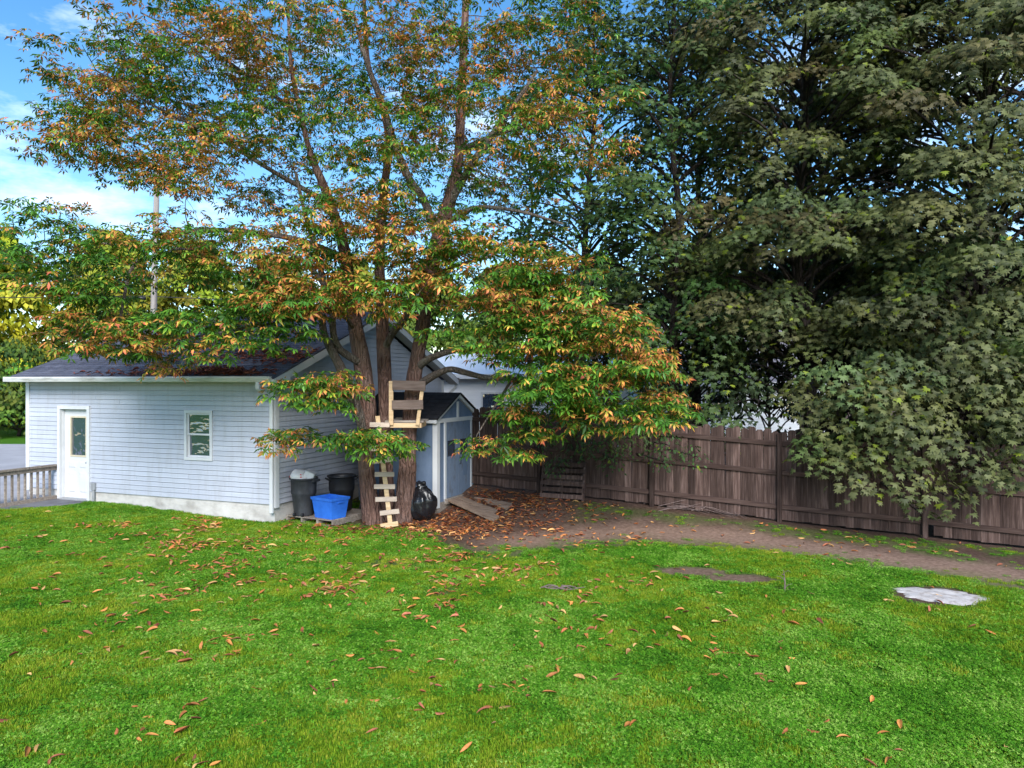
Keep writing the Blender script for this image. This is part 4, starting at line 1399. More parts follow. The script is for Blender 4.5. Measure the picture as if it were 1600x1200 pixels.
def plates(pl, nleaf, size, droop=.35, seed=0, spread=.30):
    """pl rows: x,y,z, outward angle, half length, half width, tilt -> leaf positions, tips, normals.
    every bough is a low dome of leaves that overlap like tiles and hang at the rim"""
    r_ = np.random.default_rng(seed)
    Pp, Tt, Nn, Id = [], [], [], []
    for q_, (x, y, z, an, hl, hw, tilt) in enumerate(pl):
        n = int(nleaf * hl * hw / .6 * r_.uniform(.8, 1.2))
        ht = hl * r_.uniform(.30, .60)
        g = r_.normal(0, 1, (n, 3)); g /= np.linalg.norm(g, axis=1, keepdims=True)
        g[:, 2] = np.where(g[:, 2] < -.35, -g[:, 2], g[:, 2])
        g *= (1 - .35 * r_.random((n, 1)) ** 2)
        o_ = np.array([math.cos(an), math.sin(an)]); s_ = np.array([-o_[1], o_[0]])
        wob = 1 + .22 * np.sin(3 * np.arctan2(g[:, 1], g[:, 0]) + r_.uniform(0, 6.28)) + .12 * np.sin(7 * np.arctan2(g[:, 1], g[:, 0]) + r_.uniform(0, 6.28))
        lx, ly, lz = g[:, 0] * hl * wob, g[:, 1] * hw * wob, g[:, 2] * ht
        zz = z + lz - tilt * lx - ht * .4 + r_.normal(0, .05, n)
        Pp.append(np.stack([x + o_[0] * lx + s_[0] * ly, y + o_[1] * lx + s_[1] * ly, zz], -1))
        ox = g[:, 0] / hl; oy = g[:, 1] / hw
        out = np.stack([o_[0] * (ox * .5 + .3) + s_[0] * oy * .5, o_[1] * (ox * .5 + .3) + s_[1] * oy * .5, 0 * lx], -1)
        Tt.append(out + np.array([0, 0, -.75])[None] + r_.normal(0, spread, (n, 3)))
        Nn.append(out * .9 + np.array([0, 0, .5])[None] + .35 * np.stack([0 * lx, 0 * lx, g[:, 2]], -1) + r_.normal(0, spread, (n, 3)))
        Id.append(np.full(n, q_))
    return np.concatenate(Pp), np.concatenate(Tt), np.concatenate(Nn), np.concatenate(Id)


def tree(name, label, x, y, h, zlow, rad, nplates, nleaf, size, c0, c1, tmpl, mat, bark, seed, extra=(), group=None, hl=(.45, 1.05),
         trunk_r=.16, leaves=0, bright=.05, shape=None, sway=.4, onlybig=True, yellow=(.16, .2, .02)):
    r_ = np.random.default_rng(seed)
    g0 = float(gz(x, y))
    root = empty(name, (x, y, g0), 0, label, 'tree', group)
    # trunk
    rows = []
    px_, py_ = 0, 0
    for k in range(9):
        u = k / 8
        rows.append((px_, py_, u * h * .93, trunk_r * (1.25 if k == 0 else 1) * (1 - .88 * u)))
        px_ += r_.normal(0, sway * .35); py_ += r_.normal(0, sway * .35)
    sp = spline(rows, 4)
    b = MB(); b.tube([Vector(p[:3]) for p in sp], list(np.maximum(sp[:, 3], .015)), 10, .08, seed=seed)
    b.build('trunk', bark, root, smooth=True)
    pl = []
    shape = shape or (lambda u: math.sin(math.pi * min(1, .18 + .82 * u) ** .85) ** .6 if u < .98 else .2)
    for k in range(nplates):
        u = r_.random()
        z = zlow + (h - zlow) * u
        rr2 = rad * max(.12, shape(u)) * math.sqrt(r_.uniform(.12, 1))
        an = r_.uniform(0, 2 * math.pi)
        pl.append((math.cos(an) * rr2, math.sin(an) * rr2, z, an + r_.normal(0, .3), r_.uniform(*hl), r_.uniform(hl[0] * .75, hl[1] * .75), r_.uniform(.15, .6)))
    for e_ in extra:
        p = P(e_[0], e_[1], e_[2])
        pl.append((p.x - x, p.y - y, p.z - g0, -math.pi / 2 + r_.normal(0, .4), e_[3], e_[4], r_.uniform(.25, .6)))
    # limbs to the plates
    lb = MB()
    for (qx, qy, qz, an, l_, w_, t_) in pl:
        if not onlybig and r_.random() < .5: continue
        hz = max(.3, qz - .35 * math.hypot(qx, qy) - .3)
        k = int(np.argmin(np.abs(sp[:, 2] - hz)))
        a = sp[k, :3]
        c_ = np.array([qx + math.cos(an) * l_ * .4, qy + math.sin(an) * l_ * .4, qz - .06 - t_ * l_ * .4])
        m_ = (a + np.array([qx, qy, qz])) / 2 + np.array([0, 0, .12 * math.hypot(qx, qy)])
        ss = spline([a, m_, np.array([qx, qy, qz - .05]), c_], 3)
        r0 = min(sp[k, 3] * .6, .012 + .010 * np.linalg.norm(c_ - a))
        lb.tube([Vector(p) for p in ss], list(np.linspace(r0, .006, len(ss))), 5, cap=False)
    tag(link_mesh('branches', lb.mesh('branches', True), bark, root), kind='stuff')
    pos, tip, nrm, pid = plates(pl, nleaf, size, seed=seed)
    # the far half of a near crown carries fewer leaves
    kp_ = (pos[:, 1] < .4) | (r_.random(len(pos)) < .5)
    pos, tip, nrm, pid = pos[kp_], tip[kp_], nrm[kp_], pid[kp_]
    fr = frames(tip, nrm)
    sc = size * r_.uniform(.75, 1.25, len(pos))
    t01 = r_.random(len(pos))[:, None]
    pc = r_.normal(1, .16, len(pl))[pid][:, None] * np.array([1, 1, 1])[None] * (1 + r_.normal(0, .09, (len(pl), 3))[pid])
    col = (np.array(c0)[None] * (1 - t01) + np.array(c1)[None] * t01) * np.clip(pc, .6, 1.5)
    yb = r_.random(len(pos)) < bright
    col[yb] = np.array(yellow)[None] * r_.uniform(.6, 1.3, (yb.sum(), 1))
    wh = r_.integers(0, len(tmpl), len(pos))
    is_n = np.zeros(len(pos), bool)
    if leaves:
        inframe = (np.abs((pos[:, 0] + x) / (pos[:, 1] + y)) < .70) & (np.abs((pos[:, 2] + g0 - CAMZ) / (pos[:, 1] + y)) < .52)
        nn_ = np.argsort(pos[:, 1] + 100 * ~inframe)[:leaves]
        is_n[nn_] = True
    parts = []
    for k, (tv, tf) in enumerate(tmpl):
        m = (wh == k) & ~is_n
        v, f = scatter(tv, tf, pos[m], fr[m], sc[m])
        parts.append((v, f, np.repeat(col[m], len(tv), axis=0)))
    v, f, c = merge(parts)
    cr_ = link_mesh('crown', np_mesh('crown', v, tri=f, col=c), mat, root)
    tag(cr_, kind='stuff')
    if leaves:
        ms = []
        for k, (tv, tf) in enumerate(tmpl):
            for q_ in range(3):
                cc = np.array(c0) * (1 - q_ / 2) + np.array(c1) * q_ / 2
                me = np_mesh('leaf', tv, tri=tf, col=np.repeat(cc[None], len(tv), 0)); me.materials.append(mat); ms.append(me)
        leaf_objects(cr_, ms, nn_, pos, fr, sc, lambda i: wh[i] * 3 + i % 3, np.zeros(3))
    return root


OV0 = [oval_leaf()]
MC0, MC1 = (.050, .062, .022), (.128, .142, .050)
MG = 'maples behind the fence'
LBK = M['maple_bark']
tree('maple_tree', 'slim maple with sky showing through, just right of the chestnut crown', 1.7, 18.2, 13.5, 3.2, 2.3, 92, 125, .16, (.030, .064, .018), (.075, .13, .036), MT, M['maple_leaf'], LBK, 31, group=MG, trunk_r=.13, sway=.25)
tree('maple_tree', 'second slim maple behind the fence with open leafy crown', 3.9, 17.6, 14, 3.0, 2.3, 140, 135, .16, (.030, .06, .018), (.075, .125, .036), MT, M['maple_leaf'], LBK, 32, group=MG, trunk_r=.15, sway=.25,
     extra=[(1010, 600, 16, .9, .7), (1120, 560, 15.6, .9, .7), (1180, 620, 15.2, .8, .6), (1120, 650, 15.0, .7, .5)])
ex3 = [(1330, 630, 12.8, .75, .6), (1400, 620, 12.6, .8, .7), (1300, 660, 12.9, .6, .5), (1450, 660, 12.3, .8, .7), (1370, 690, 12.5, .75, .6), (1280, 700, 12.9, .5, .45), (1500, 690, 12.1, .7, .6),
       (1420, 730, 12.3, .7, .6), (1340, 740, 12.5, .6, .5), (1540, 735, 12.0, .55, .5), (1480, 770, 12.1, .5, .4), (1430, 790, 12.2, .3, .25), (1310, 715, 12.7, .5, .4), (1390, 650, 12.4, .7, .6), (1460, 615, 12.5, .6, .5), (1260, 690, 13.0, .35, .3), (1570, 640, 12.0, .7, .6), (1600, 690, 11.8, .6, .5), (1590, 735, 11.8, .45, .4), (1540, 600, 12.2, .8, .6), (1480, 575, 12.6, .9, .7), (1400, 570, 12.8, .9, .7), (1310, 590, 13.0, .8, .6), (1260, 620, 13.4, .7, .5), (1360, 600, 12.6, .8, .6)]
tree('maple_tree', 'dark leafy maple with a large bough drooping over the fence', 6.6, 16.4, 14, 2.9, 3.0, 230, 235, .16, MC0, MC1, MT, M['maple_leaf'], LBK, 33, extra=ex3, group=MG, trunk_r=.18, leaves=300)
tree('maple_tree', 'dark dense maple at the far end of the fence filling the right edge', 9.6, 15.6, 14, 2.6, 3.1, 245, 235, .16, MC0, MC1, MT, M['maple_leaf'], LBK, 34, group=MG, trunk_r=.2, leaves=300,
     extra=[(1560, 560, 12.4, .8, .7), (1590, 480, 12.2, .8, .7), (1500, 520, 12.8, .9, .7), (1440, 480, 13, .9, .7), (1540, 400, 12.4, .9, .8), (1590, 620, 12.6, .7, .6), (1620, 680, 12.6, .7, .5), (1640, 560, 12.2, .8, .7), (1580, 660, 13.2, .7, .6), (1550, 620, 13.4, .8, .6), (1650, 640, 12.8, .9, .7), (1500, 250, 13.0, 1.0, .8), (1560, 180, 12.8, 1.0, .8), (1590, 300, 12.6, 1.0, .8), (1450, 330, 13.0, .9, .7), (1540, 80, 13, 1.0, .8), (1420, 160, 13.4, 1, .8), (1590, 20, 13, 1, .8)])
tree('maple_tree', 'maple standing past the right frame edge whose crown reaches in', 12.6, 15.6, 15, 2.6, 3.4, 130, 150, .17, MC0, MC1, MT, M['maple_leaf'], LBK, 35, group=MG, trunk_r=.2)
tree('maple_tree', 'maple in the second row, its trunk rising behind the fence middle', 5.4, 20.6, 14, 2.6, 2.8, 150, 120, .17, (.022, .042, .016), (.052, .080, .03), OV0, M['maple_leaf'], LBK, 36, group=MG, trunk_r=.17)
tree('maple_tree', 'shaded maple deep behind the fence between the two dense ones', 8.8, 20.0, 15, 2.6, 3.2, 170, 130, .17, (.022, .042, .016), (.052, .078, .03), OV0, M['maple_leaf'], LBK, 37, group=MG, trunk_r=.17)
tree('maple_tree', 'tall thin tree behind the shed seen through the chestnut leaves', 0.3, 22.0, 11, 4.4, 2.0, 46, 80, .18, (.03, .07, .024), (.07, .13, .04), MT, M['maple_leaf'], LBK, 38, group=MG, trunk_r=.12)
# low leafy bush spilling over the fence
OV = [oval_leaf()]
sh = [(880, 650, 15.4, .5, .4), (930, 660, 15.0, .55, .45), (980, 680, 14.8, .5, .4), (1040, 690, 14.4, .45, .4), (1085, 708, 14.2, .35, .3), (900, 700, 14.9, .45, .4), (960, 715, 14.6, .4, .35), (1000, 665, 14.9, .5, .4), (870, 725, 14.9, .35, .3), (850, 680, 15.3, .4, .35), (940, 690, 14.7, .5, .4), (1030, 715, 14.4, .35, .3)]
bs = P(900, 760, 16.6)
tree('leafy_shrub', 'dark small-leaved bush spilling over the fence behind the pallet', bs.x, bs.y, 2.9, 1.9, .7, 10, 420, .08, (.035, .07, .022), (.08, .13, .04), OV, M['maple_leaf'], LBK, 39, extra=sh, trunk_r=.05, sway=.1, hl=(.3, .5))['category'] = 'shrub'

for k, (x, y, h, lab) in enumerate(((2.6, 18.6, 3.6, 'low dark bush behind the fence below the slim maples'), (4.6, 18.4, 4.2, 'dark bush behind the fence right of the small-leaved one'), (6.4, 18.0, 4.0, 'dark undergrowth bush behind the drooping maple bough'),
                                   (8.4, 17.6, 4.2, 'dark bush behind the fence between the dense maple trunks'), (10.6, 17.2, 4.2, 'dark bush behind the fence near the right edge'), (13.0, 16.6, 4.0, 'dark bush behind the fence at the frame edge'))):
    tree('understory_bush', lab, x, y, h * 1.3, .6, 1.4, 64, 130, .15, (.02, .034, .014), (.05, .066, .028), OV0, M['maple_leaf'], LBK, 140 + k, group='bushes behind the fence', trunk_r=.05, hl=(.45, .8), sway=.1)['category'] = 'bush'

# far trees beyond the driveway, sunlit yellow green on the left
SL = [simple_leaf()]
FG = 'trees beyond the driveway'
FC = ((.16, .22, .03), (.42, .42, .04)); FY = ((.30, .32, .025), (.60, .56, .05)); FGn = ((.07, .15, .025), (.17, .26, .04)); FD_ = ((.03, .07, .02), (.07, .12, .03))
far = [
    (-34, 44, 13.5, 1.0, 4.2, FC, 'tall yellow-green tree at the far left edge beyond the driveway'),
    (-29, 40, 11.0, 1.0, 3.4, FY, 'bright golden tree behind the driveway at the left edge'),
    (-25.5, 46, 12.0, 1.5, 3.8, FC, 'yellow-green tree left of the utility pole'),
    (-20.5, 47, 11.5, 1.5, 3.8, FC, 'pale yellow tree behind the utility pole'),
    (-16, 50, 11.2, 1.5, 3.6, FGn, 'green tree just right of the utility pole over the roof'),
    (-11, 50, 10.6, 1.5, 3.8, FC, 'yellowish tree above the middle of the garage roof'),
    (-6, 52, 10.8, 1.5, 3.8, FGn, 'green tree above the garage ridge between the trunks'),
    (-0.5, 48, 9.8, 1.5, 3.6, FGn, 'green tree behind the white neighbouring house'),
    (5.5, 46, 10.0, 1.2, 3.8, FD_, 'dark green tree far behind the slim maples'),
    (12, 44, 11.0, 1.2, 4.0, FD_, 'dark green tree far behind the dense maples'),
    (18, 42, 11.0, 1.2, 4.0, FD_, 'dark far tree behind the maple at the right edge'),
    (24.5, 38, 11.0, 1.2, 4.0, FD_, 'far tree at the right frame edge behind all the maples'),
]
for k, (x, y, h, zl, rad, cc, lab) in enumerate(far):
    tree('broadleaf_tree', lab, x, y, h, zl, rad, 130, 75, .34, cc[0], cc[1], SL, M['far_leaf'], LBK, 60 + k, group=FG, trunk_r=.2, hl=(.8, 1.5), bright=.05, onlybig=False, yellow=(.4, .34, .03))
hedge = [(-30.5, 35.0, 4.4, 'dark green bush left behind the driveway grass'), (-27.0, 34.4, 4.8, 'round green bush directly left of the garage corner'), (-23.6, 34.6, 4.4, 'green bush hidden mostly behind the garage left end'),
         (-20, 34.8, 4.0, 'green bush behind the garage roof left end')]
for k, (x, y, h, lab) in enumerate(hedge):
    tree('round_bush', lab, x, y, h, .3, 2.3, 70, 70, .22, FD_[0], FGn[1], SL, M['far_leaf'], LBK, 80 + k, group='bushes beyond the driveway', trunk_r=.08, hl=(.6, 1.0), onlybig=False, shape=lambda u: math.sqrt(max(.1, 1 - u * u)), sway=.1)['category'] = 'bush'

# ------------------------------------------------------------------ utility pole and wires
pb = P(238, 595, 36)
pole = empty('utility_pole', (pb.x, pb.y, 0), 0, 'weathered wooden utility pole rising behind the garage roof', 'utility pole')
b = MB(); b.tube([(0, 0, -.2), (.03, 0, 4), (.12, 0, 9), (.26, 0, 13.5)], [.17, .16, .14, .12], 14, .02); b.build('shaft', M['pole'], pole, smooth=True)
b = MB(); b.bar((-1.0, 0.2, 12.9), (1.5, -.1, 12.9), .1, .12); b.build('crossarm', M['pole'], pole)
b = MB(); b.tube([(-.9, 0, 6.95), (-.35, 0, 6.9)], [.09, .09], 10); b.build('splice_case', M['bin_black'], pole, smooth=True)
for (z0, z1, nm) in ((7.0, 7.05, 'lowest utility wire crossing left from the pole'), (8.0, 8.3, 'second utility wire above the lowest one left of the pole'), (8.55, 8.9, 'third utility wire, higher up left of the pole')):
    b = MB()
    pts = []
    for k in range(13):
        u = k / 12
        pts.append((pb.x + (1 - u) * 0 + u * -30, pb.y - .2 - u * 5, z0 + (z1 - z0) * u - .9 * 4 * u * (1 - u) * .35))
    b.tube(pts, [.022] * 13, 5)
    tag(b.build('utility_wire', M['wire']), nm, 'wire', 'wires from the utility pole')
for (z0, nm) in ((7.0, 'utility wire running right from the pole behind the chestnut'), ):
    b = MB(); b.tube([(pb.x + u * 30, pb.y + u * 3, z0 - 1.2 * u * (1 - u)) for u in np.linspace(0, 1, 12)], [.022] * 12, 5)
    tag(b.build('utility_wire', M['wire']), nm, 'wire', 'wires from the utility pole')

# ------------------------------------------------------------------ neighbouring houses behind the fence
def house(x0, x1, y, depth, wt, ridge, label, roofm, lap=.115, rows=22):
    h = empty('neighbour_house', (x0, y, .3), 0, label, 'house')
    w = x1 - x0
    b = MB(); b.box(0, w, .03, depth, 0, wt); b.prism([(0, 0.03, wt), (0, depth, wt), (0, depth / 2, ridge - .05)], (w, 0, 0))
    wl_ = b.build('wall', M['house_white'], h)
    n = int(wt / lap)
    for k in range(n):
        c = MB(); c.hexa([(0, -.012, k * lap), (w, -.012, k * lap), (w, .028, k * lap), (0, .028, k * lap), (0, .002, (k + 1) * lap), (w, .002, (k + 1) * lap), (w, .028, (k + 1) * lap), (0, .028, (k + 1) * lap)])
        c.build('clapboard', M['house_white'], wl_)
    b = MB()
    sl_ = (ridge - wt) / (depth / 2)
    b.prism([(-.3, -.4, wt - .4 * sl_), (w + .3, -.4, wt - .4 * sl_), (w + .3, depth / 2, ridge), (-.3, depth / 2, ridge)], (0, 0, .09))
    b.prism([(-.3, depth / 2, ridge), (w + .3, depth / 2, ridge), (w + .3, depth + .4, wt - .4 * sl_), (-.3, depth + .4, wt - .4 * sl_)], (0, 0, .09))
    b.build('roof', roofm, h)
    b = MB(); b.box(-.3, w + .3, -.43, -.405, wt - .4 * sl_ - .08, wt - .4 * sl_ + .09); b.build('fascia', M['white'], h)
    for (a, z0, z1) in ((w * .3, .9, 2.1), (w * .72, .9, 2.1)):
        b = MB(); b.box(a, a + .9, -.05, .0, z0, z1); wn_ = b.build('window', M['white'], h)
        b = MB(); b.box(a + .07, a + .83, -.056, -.051, z0 + .07, z1 - .07); b.build('pane', M['glass'], wn_)
    return h


house(-3.4, 4.2, 26.0, 6.0, 2.75, 3.5, 'white sided low house glimpsed between shed and chestnut leaves', M['house_white'])
house(5.6, 13.5, 30.0, 8.0, 2.6, 5.0, 'white house with grey violet roof glimpsed behind the maples', M['house_roof'])

# ------------------------------------------------------------------ ladder and platform in the tree
lb0 = Vector((ground_pt(611, 826)[0], ground_pt(611, 826)[1], 0)); lb0.z = float(gz(lb0.x, lb0.y)) - .02
lt0 = P(590, 650, 13.86)
lad = empty('tree_ladder', lb0, 0, 'homemade ladder, one post with cross boards, leaning on the chestnut trunk', 'ladder')
dl = lt0 - lb0
b = MB(); b.bar((0, 0, 0), dl, .085, .04, up=(0, -1, 0)); b.build('post', M['new_wood'], lad, bevel=.003)
dn = dl.normalized()
ry = [818, 798.5, 778, 758.5, 739.6, 719.5, 700, 681, 662.5]
rl = random.Random(2)
for k, py in enumerate(ry):
    u = ((825 - py) / 175) * .995
    c = dl * u + Vector((0, -.042, 0))
    hw = rl.uniform(.18, .21) if k else .165
    s = rl.gauss(.012, .012)
    ax = rl.gauss(0, .02)
    b = MB(); b.bar(c + Vector((-hw + ax, 0, s * -.3)), c + Vector((hw + ax, 0, s)), .036, .088, up=(0, 0, 1))
    b.build('rung', M['new_wood'] if k == 0 else M['rung_wood'], lad, bevel=.003)

ZD = P(630, 660, 14.0).z
pf = P(632, 665, 13.95)
plat = empty('tree_platform', (pf.x, pf.y, 0), -.03, 'small wooden lookout platform with two rail boards fixed between the trunks', 'platform')
X0, X1 = -.255, .26
b = MB(); b.box(X0 - .02, X1 + .02, -.02, .02, ZD - .10, ZD - .01); b.build('front_beam', M['new_wood'], plat, bevel=.003)
b = MB(); b.box(X0 - .10, X0 - .06, -.02, .62, ZD - .10, ZD - .01); b.build('side_beam', M['new_wood'], plat, bevel=.003)
b = MB(); b.box(X1 + .03, X1 + .07, -.02, .62, ZD - .10, ZD - .01); b.build('side_beam', M['new_wood'], plat, bevel=.003)
for k in range(4):
    b = MB(); y = .06 + k * .55
    b.box(X0 - .14, X1 + .10, y, y + .14, ZD - .005, ZD + .035); b.build('deck_board', M['old_wood'], plat, bevel=.003)
b = MB(); b.bar((X0 + .005, -.042, ZD - .05), (X0 + .005, -.042, ZD + .80), .085, .042, up=(0, -1, 0)); b.build('post', M['new_wood'], plat, bevel=.003)
b = MB(); b.bar((X1 + .0, -.042, ZD - .05), (X1 + .10, -.042, ZD + .72), .07, .042, up=(0, -1, 0)); b.build('post', M['new_wood'], plat, bevel=.003)
b = MB(); b.bar((X0 + .04, -.084, ZD + .725), (X1 + .16, -.084, ZD + .705), .04, .185, up=(0, 0, 1)); b.build('rail_board', M['brown_wood'], plat, bevel=.004)
b = MB(); b.bar((X0 + .03, -.084, ZD + .34), (X1 + .115, -.084, ZD + .35), .04, .18, up=(0, 0, 1)); b.build('rail_board', M['brown_wood'], plat, bevel=.004)

# ------------------------------------------------------------------ sand patch, dead sapling
bm = bmesh.new()
n = 56
rings_ = []
for ri in range(9):
    u = ri / 8
    ringv = []
    for k in range(n):
        a = 2 * math.pi * k / n
        e = .92 + .09 * math.sin(3 * a + 1) + .07 * math.sin(5 * a + 2.2) + .05 * math.sin(11 * a) + .025 * math.sin(17 * a + 2) + .03 * math.sin(27 * a + 5 * math.sin(a))
        x = SAND[0] + .60 * u * e * math.cos(a) + .14 * u * math.sin(a) * 0; y = SAND[1] + .40 * u * e * math.sin(a) - .13 * u * math.cos(a)
        ringv.append(bm.verts.new((x, y, float(gz(x, y)) + .018 * (1 - u ** 3) + .03 * (vnoise(x, y, .07) - .5) * (1 - u) + (.003 if u < 1 else -.01))))
    rings_.append(ringv)
for a, c in zip(rings_[:-1], rings_[1:]):
    for k in range(n):
        try: bm.faces.new((a[k], a[(k + 1) % n], c[(k + 1) % n], c[k]))
        except ValueError: pass
me = bpy.data.meshes.new('sand_patch'); bm.to_mesh(me); bm.free()
me.polygons.foreach_set('use_smooth', [True] * len(me.polygons))
tag(link_mesh('sand_patch', me, M['sand']), 'pale patch of sand spread on the lawn', 'sand', kind='stuff')
cx, cy = ground_pt(1226, 924)
b = MB(); zc = float(gz(cx, cy))
b.tube([(0, 0, -.02), (.005, 0, .12), (-.01, .01, .28)], [.012, .009, .004], 6)
for k in range(5):
    a = k * 1.3
    b.tube([(0, 0, .05 + .05 * k), (.05 * math.cos(a), .05 * math.sin(a), .09 + .05 * k), (.10 * math.cos(a), .10 * math.sin(a), .10 + .045 * k)], [.005, .004, .002], 5)
o = b.build('dead_sapling', M['stick']); o.location = (cx, cy, zc)
tag(o, 'short dead brown sapling standing in the lawn', 'sapling')
cx, cy = ground_pt(880, 922)
b = MB()
for k in range(7):
    a = rs.gauss(0, .35)
    ox, oy = rs.gauss(0, .12), rs.gauss(0, .05)
    L = rs.uniform(.2, .5)
    b.tube([(ox + math.cos(a) * L * (u - .5), oy + math.sin(a) * L * (u - .5), .035 + .02 * math.sin(u * 5 + k)) for u in np.linspace(0, 1, 5)], [.009, .009, .008, .006, .004], 5)
o = b.build('broken_twigs', M['stick']); o.location = (cx, cy, float(gz(cx, cy)))
tag(o, 'few grey broken twigs lying on a thin spot of the lawn', 'twigs')

# ------------------------------------------------------------------ fallen leaves
def curl_leaf(seed):
    r_ = random.Random(seed)
    rows = 6
    w = r_.uniform(.10, .20); cup = r_.uniform(.3, 1.5); bow = r_.uniform(-.35, .55); sw = r_.uniform(-.3, .3); tw_ = r_.uniform(-.9, .9)
    v, f = [], []
    for i in range(rows + 1):
        t = i / rows
        ww = w * (math.sin(math.pi * min(1, t ** .8 * .97 + .03)) ** .8) + .012
        yc = t - .5; zc = bow * (.25 - yc * yc) ; xc = sw * (t - .5) ** 2
        for j in (-1, 0, 1):
            x = j * ww * math.cos(cup * .5); z = abs(j) * ww * math.sin(cup) * .9
            a = tw_ * (t - .5)
            v.append((xc + x * math.cos(a) - z * math.sin(a), yc, zc + x * math.sin(a) + z * math.cos(a)))
    for i in range(rows):
        for j in range(2):
            a = i * 3 + j
            f += [(a, a + 1, a + 4), (a, a + 4, a + 3)]
    v = np.array(v); v[:, 2] -= v[:, 2].min()
    return v, np.array(f)


CL = [curl_leaf(k) for k in range(8)]
DC = np.array([(.62, .26, .07), (.55, .21, .07), (.45, .15, .06), (.66, .37, .14), (.30, .10, .055), (.56, .31, .13), (.38, .13, .07), (.58, .21, .06)])
# density over the yard (world coordinates), highest under the chestnut
cand = np.stack([rng.uniform(-11, 9, 90000), rng.uniform(4.4, 17.2, 90000)], -1)
cxx, cyy = cand[:, 0], cand[:, 1]
den = 1.0 * np.exp(-(((cxx + 3.6) / 2.6) ** 2 + ((cyy - 13.1) / 1.15) ** 2)) + .95 * np.exp(-(((cxx + 3.6) / 3.4) ** 2 + ((cyy - 11) / 2.0) ** 2)) \
    + 1.9 * np.exp(-(((cxx + 0.4) / 1.7) ** 2 + ((cyy - 14.1) / 1.25) ** 2)) + .30 * np.exp(-(((cxx + 1.8) / 4.5) ** 2 + ((cyy - 8.5) / 3.0) ** 2)) \
    + .35 * np.exp(-(((cxx + 6.5) / 2.5) ** 2 + ((cyy - 12.6) / 1.0) ** 2)) + .55 * np.exp(-(((cxx - 2.2) / 2.0) ** 2 + ((cyy - 13.8) / 1.2) ** 2)) + .16 * np.exp(-(((cxx - 5.5) / 2.5) ** 2 + ((cyy - 12.3) / 1.0) ** 2)) + .016
den *= .2 + 26 * np.clip(fbm(cxx, cyy, .7) - .42, 0, 1) ** 2
keep = rng.random(len(cand)) < den * .15
# keep off walls
lx = (cxx + 4.62) * .937 - (cyy - 14.1) * .35; ly = (cxx + 4.62) * .35 + (cyy - 14.1) * .937
keep &= ~((lx < .05) & (ly > -.06))
sxx = (cxx + 1.54) * .908 - (cyy - 14.9) * .42; syy = (cxx + 1.54) * .42 + (cyy - 14.9) * .908
keep &= ~((sxx < .1) & (sxx > -2.1) & (syy > -.05) & (syy < 1.85))
keep &= fence_d(cxx, cyy) > .15
pts_ = cand[keep]
# dense litter carpet round tree, shed and fence corner
c2 = np.stack([rng.uniform(-3.9, 3.2, 60000), rng.uniform(12.2, 17.2, 60000)], -1)
d2 = np.exp(-(((c2[:, 0] + .7) / 1.35) ** 2 + ((c2[:, 1] - 14.45) / 1.0) ** 2)) + .9 * np.exp(-(((c2[:, 0] - .3) / 1.2) ** 2 + ((c2[:, 1] - 15.6) / .7) ** 2)) + .6 * np.exp(-(((c2[:, 0] + 2.6) / 1.0) ** 2 + ((c2[:, 1] - 13.5) / .5) ** 2))
k2 = rng.random(len(c2)) < d2 * .13 * (.3 + 1.4 * fbm(c2[:, 0], c2[:, 1], .5))
sxx = (c2[:, 0] + 1.54) * .908 - (c2[:, 1] - 14.9) * .42; syy = (c2[:, 0] + 1.54) * .42 + (c2[:, 1] - 14.9) * .908
k2 &= ~((sxx < .1) & (sxx > -2.1) & (syy > -.05) & (syy < 1.85)) & (fence_d(c2[:, 0], c2[:, 1]) > .12)
k2 &= ~((c2[:, 0] < -2.9) & (c2[:, 1] > 13.6))
carpet = c2[k2]
ln = rng.uniform(.07, .145, len(pts_))
proj = ln / pts_[:, 1]
inview = np.abs(pts_[:, 0] / pts_[:, 1]) < .70
sel = np.argsort(-(proj * inview))[:300]
rest = np.ones(len(pts_), bool); rest[sel] = False


def lie(p, r_, lift):
    n_ = len(p)
    yaw = r_.uniform(0, 6.28, n_)
    tip = np.stack([np.cos(yaw), np.sin(yaw), r_.normal(0, .18, n_)], -1)
    nr = np.stack([r_.normal(0, .35, n_), r_.normal(0, .35, n_), np.where(r_.random(n_) < .3, -1.0, 1.0)], -1)
    return frames(tip, nr), np.stack([p[:, 0], p[:, 1], gz(p[:, 0], p[:, 1]) + lift], -1)


DM = []
for k in range(8):
    for q_ in range(4):
        col = DC[(k + q_ * 3) % 8] * rng.uniform(.85, 1.15)
        vv = np.repeat(col[None], len(CL[k][0]), 0) * rng.uniform(.75, 1.2, (len(CL[k][0]), 1))
        me = np_mesh('fallen_leaf', CL[k][0], tri=CL[k][1], col=vv, smooth=True); me.materials.append(M['dead_leaf']); DM.append(me)
fr_, ps_ = lie(pts_, rng, .035)
cv = cover(pts_[:, 0], pts_[:, 1])
ps_[:, 2] += .004 * cv - .025 * (1 - cv)
for i in sel:
    o = bpy.data.objects.new('fallen_leaf', DM[rng.integers(0, 32)])
    COL.objects.link(o)
    m = np.eye(4); m[:3, :3] = fr_[i] * ln[i]; m[:3, 3] = ps_[i]
    o.matrix_basis = Matrix(m.tolist())
    tag(o, 'curled brownish fallen leaf lying singly on the lawn', 'leaf', 'fallen leaves on the lawn')
allp = np.vstack([pts_[rest], carpet])
fr2, ps2 = lie(allp, rng, .02)
lnn = np.concatenate([ln[rest], rng.uniform(.06, .125, len(carpet))])
isc = np.concatenate([np.zeros(rest.sum(), bool), np.ones(len(carpet), bool)])
cv2 = cover(allp[:, 0], allp[:, 1])
ps2[:, 2] += .03 * cv2 + rng.uniform(-.015, .012, len(allp))
wh = rng.integers(0, 8, len(allp))
ci = rng.integers(0, 8, len(allp))
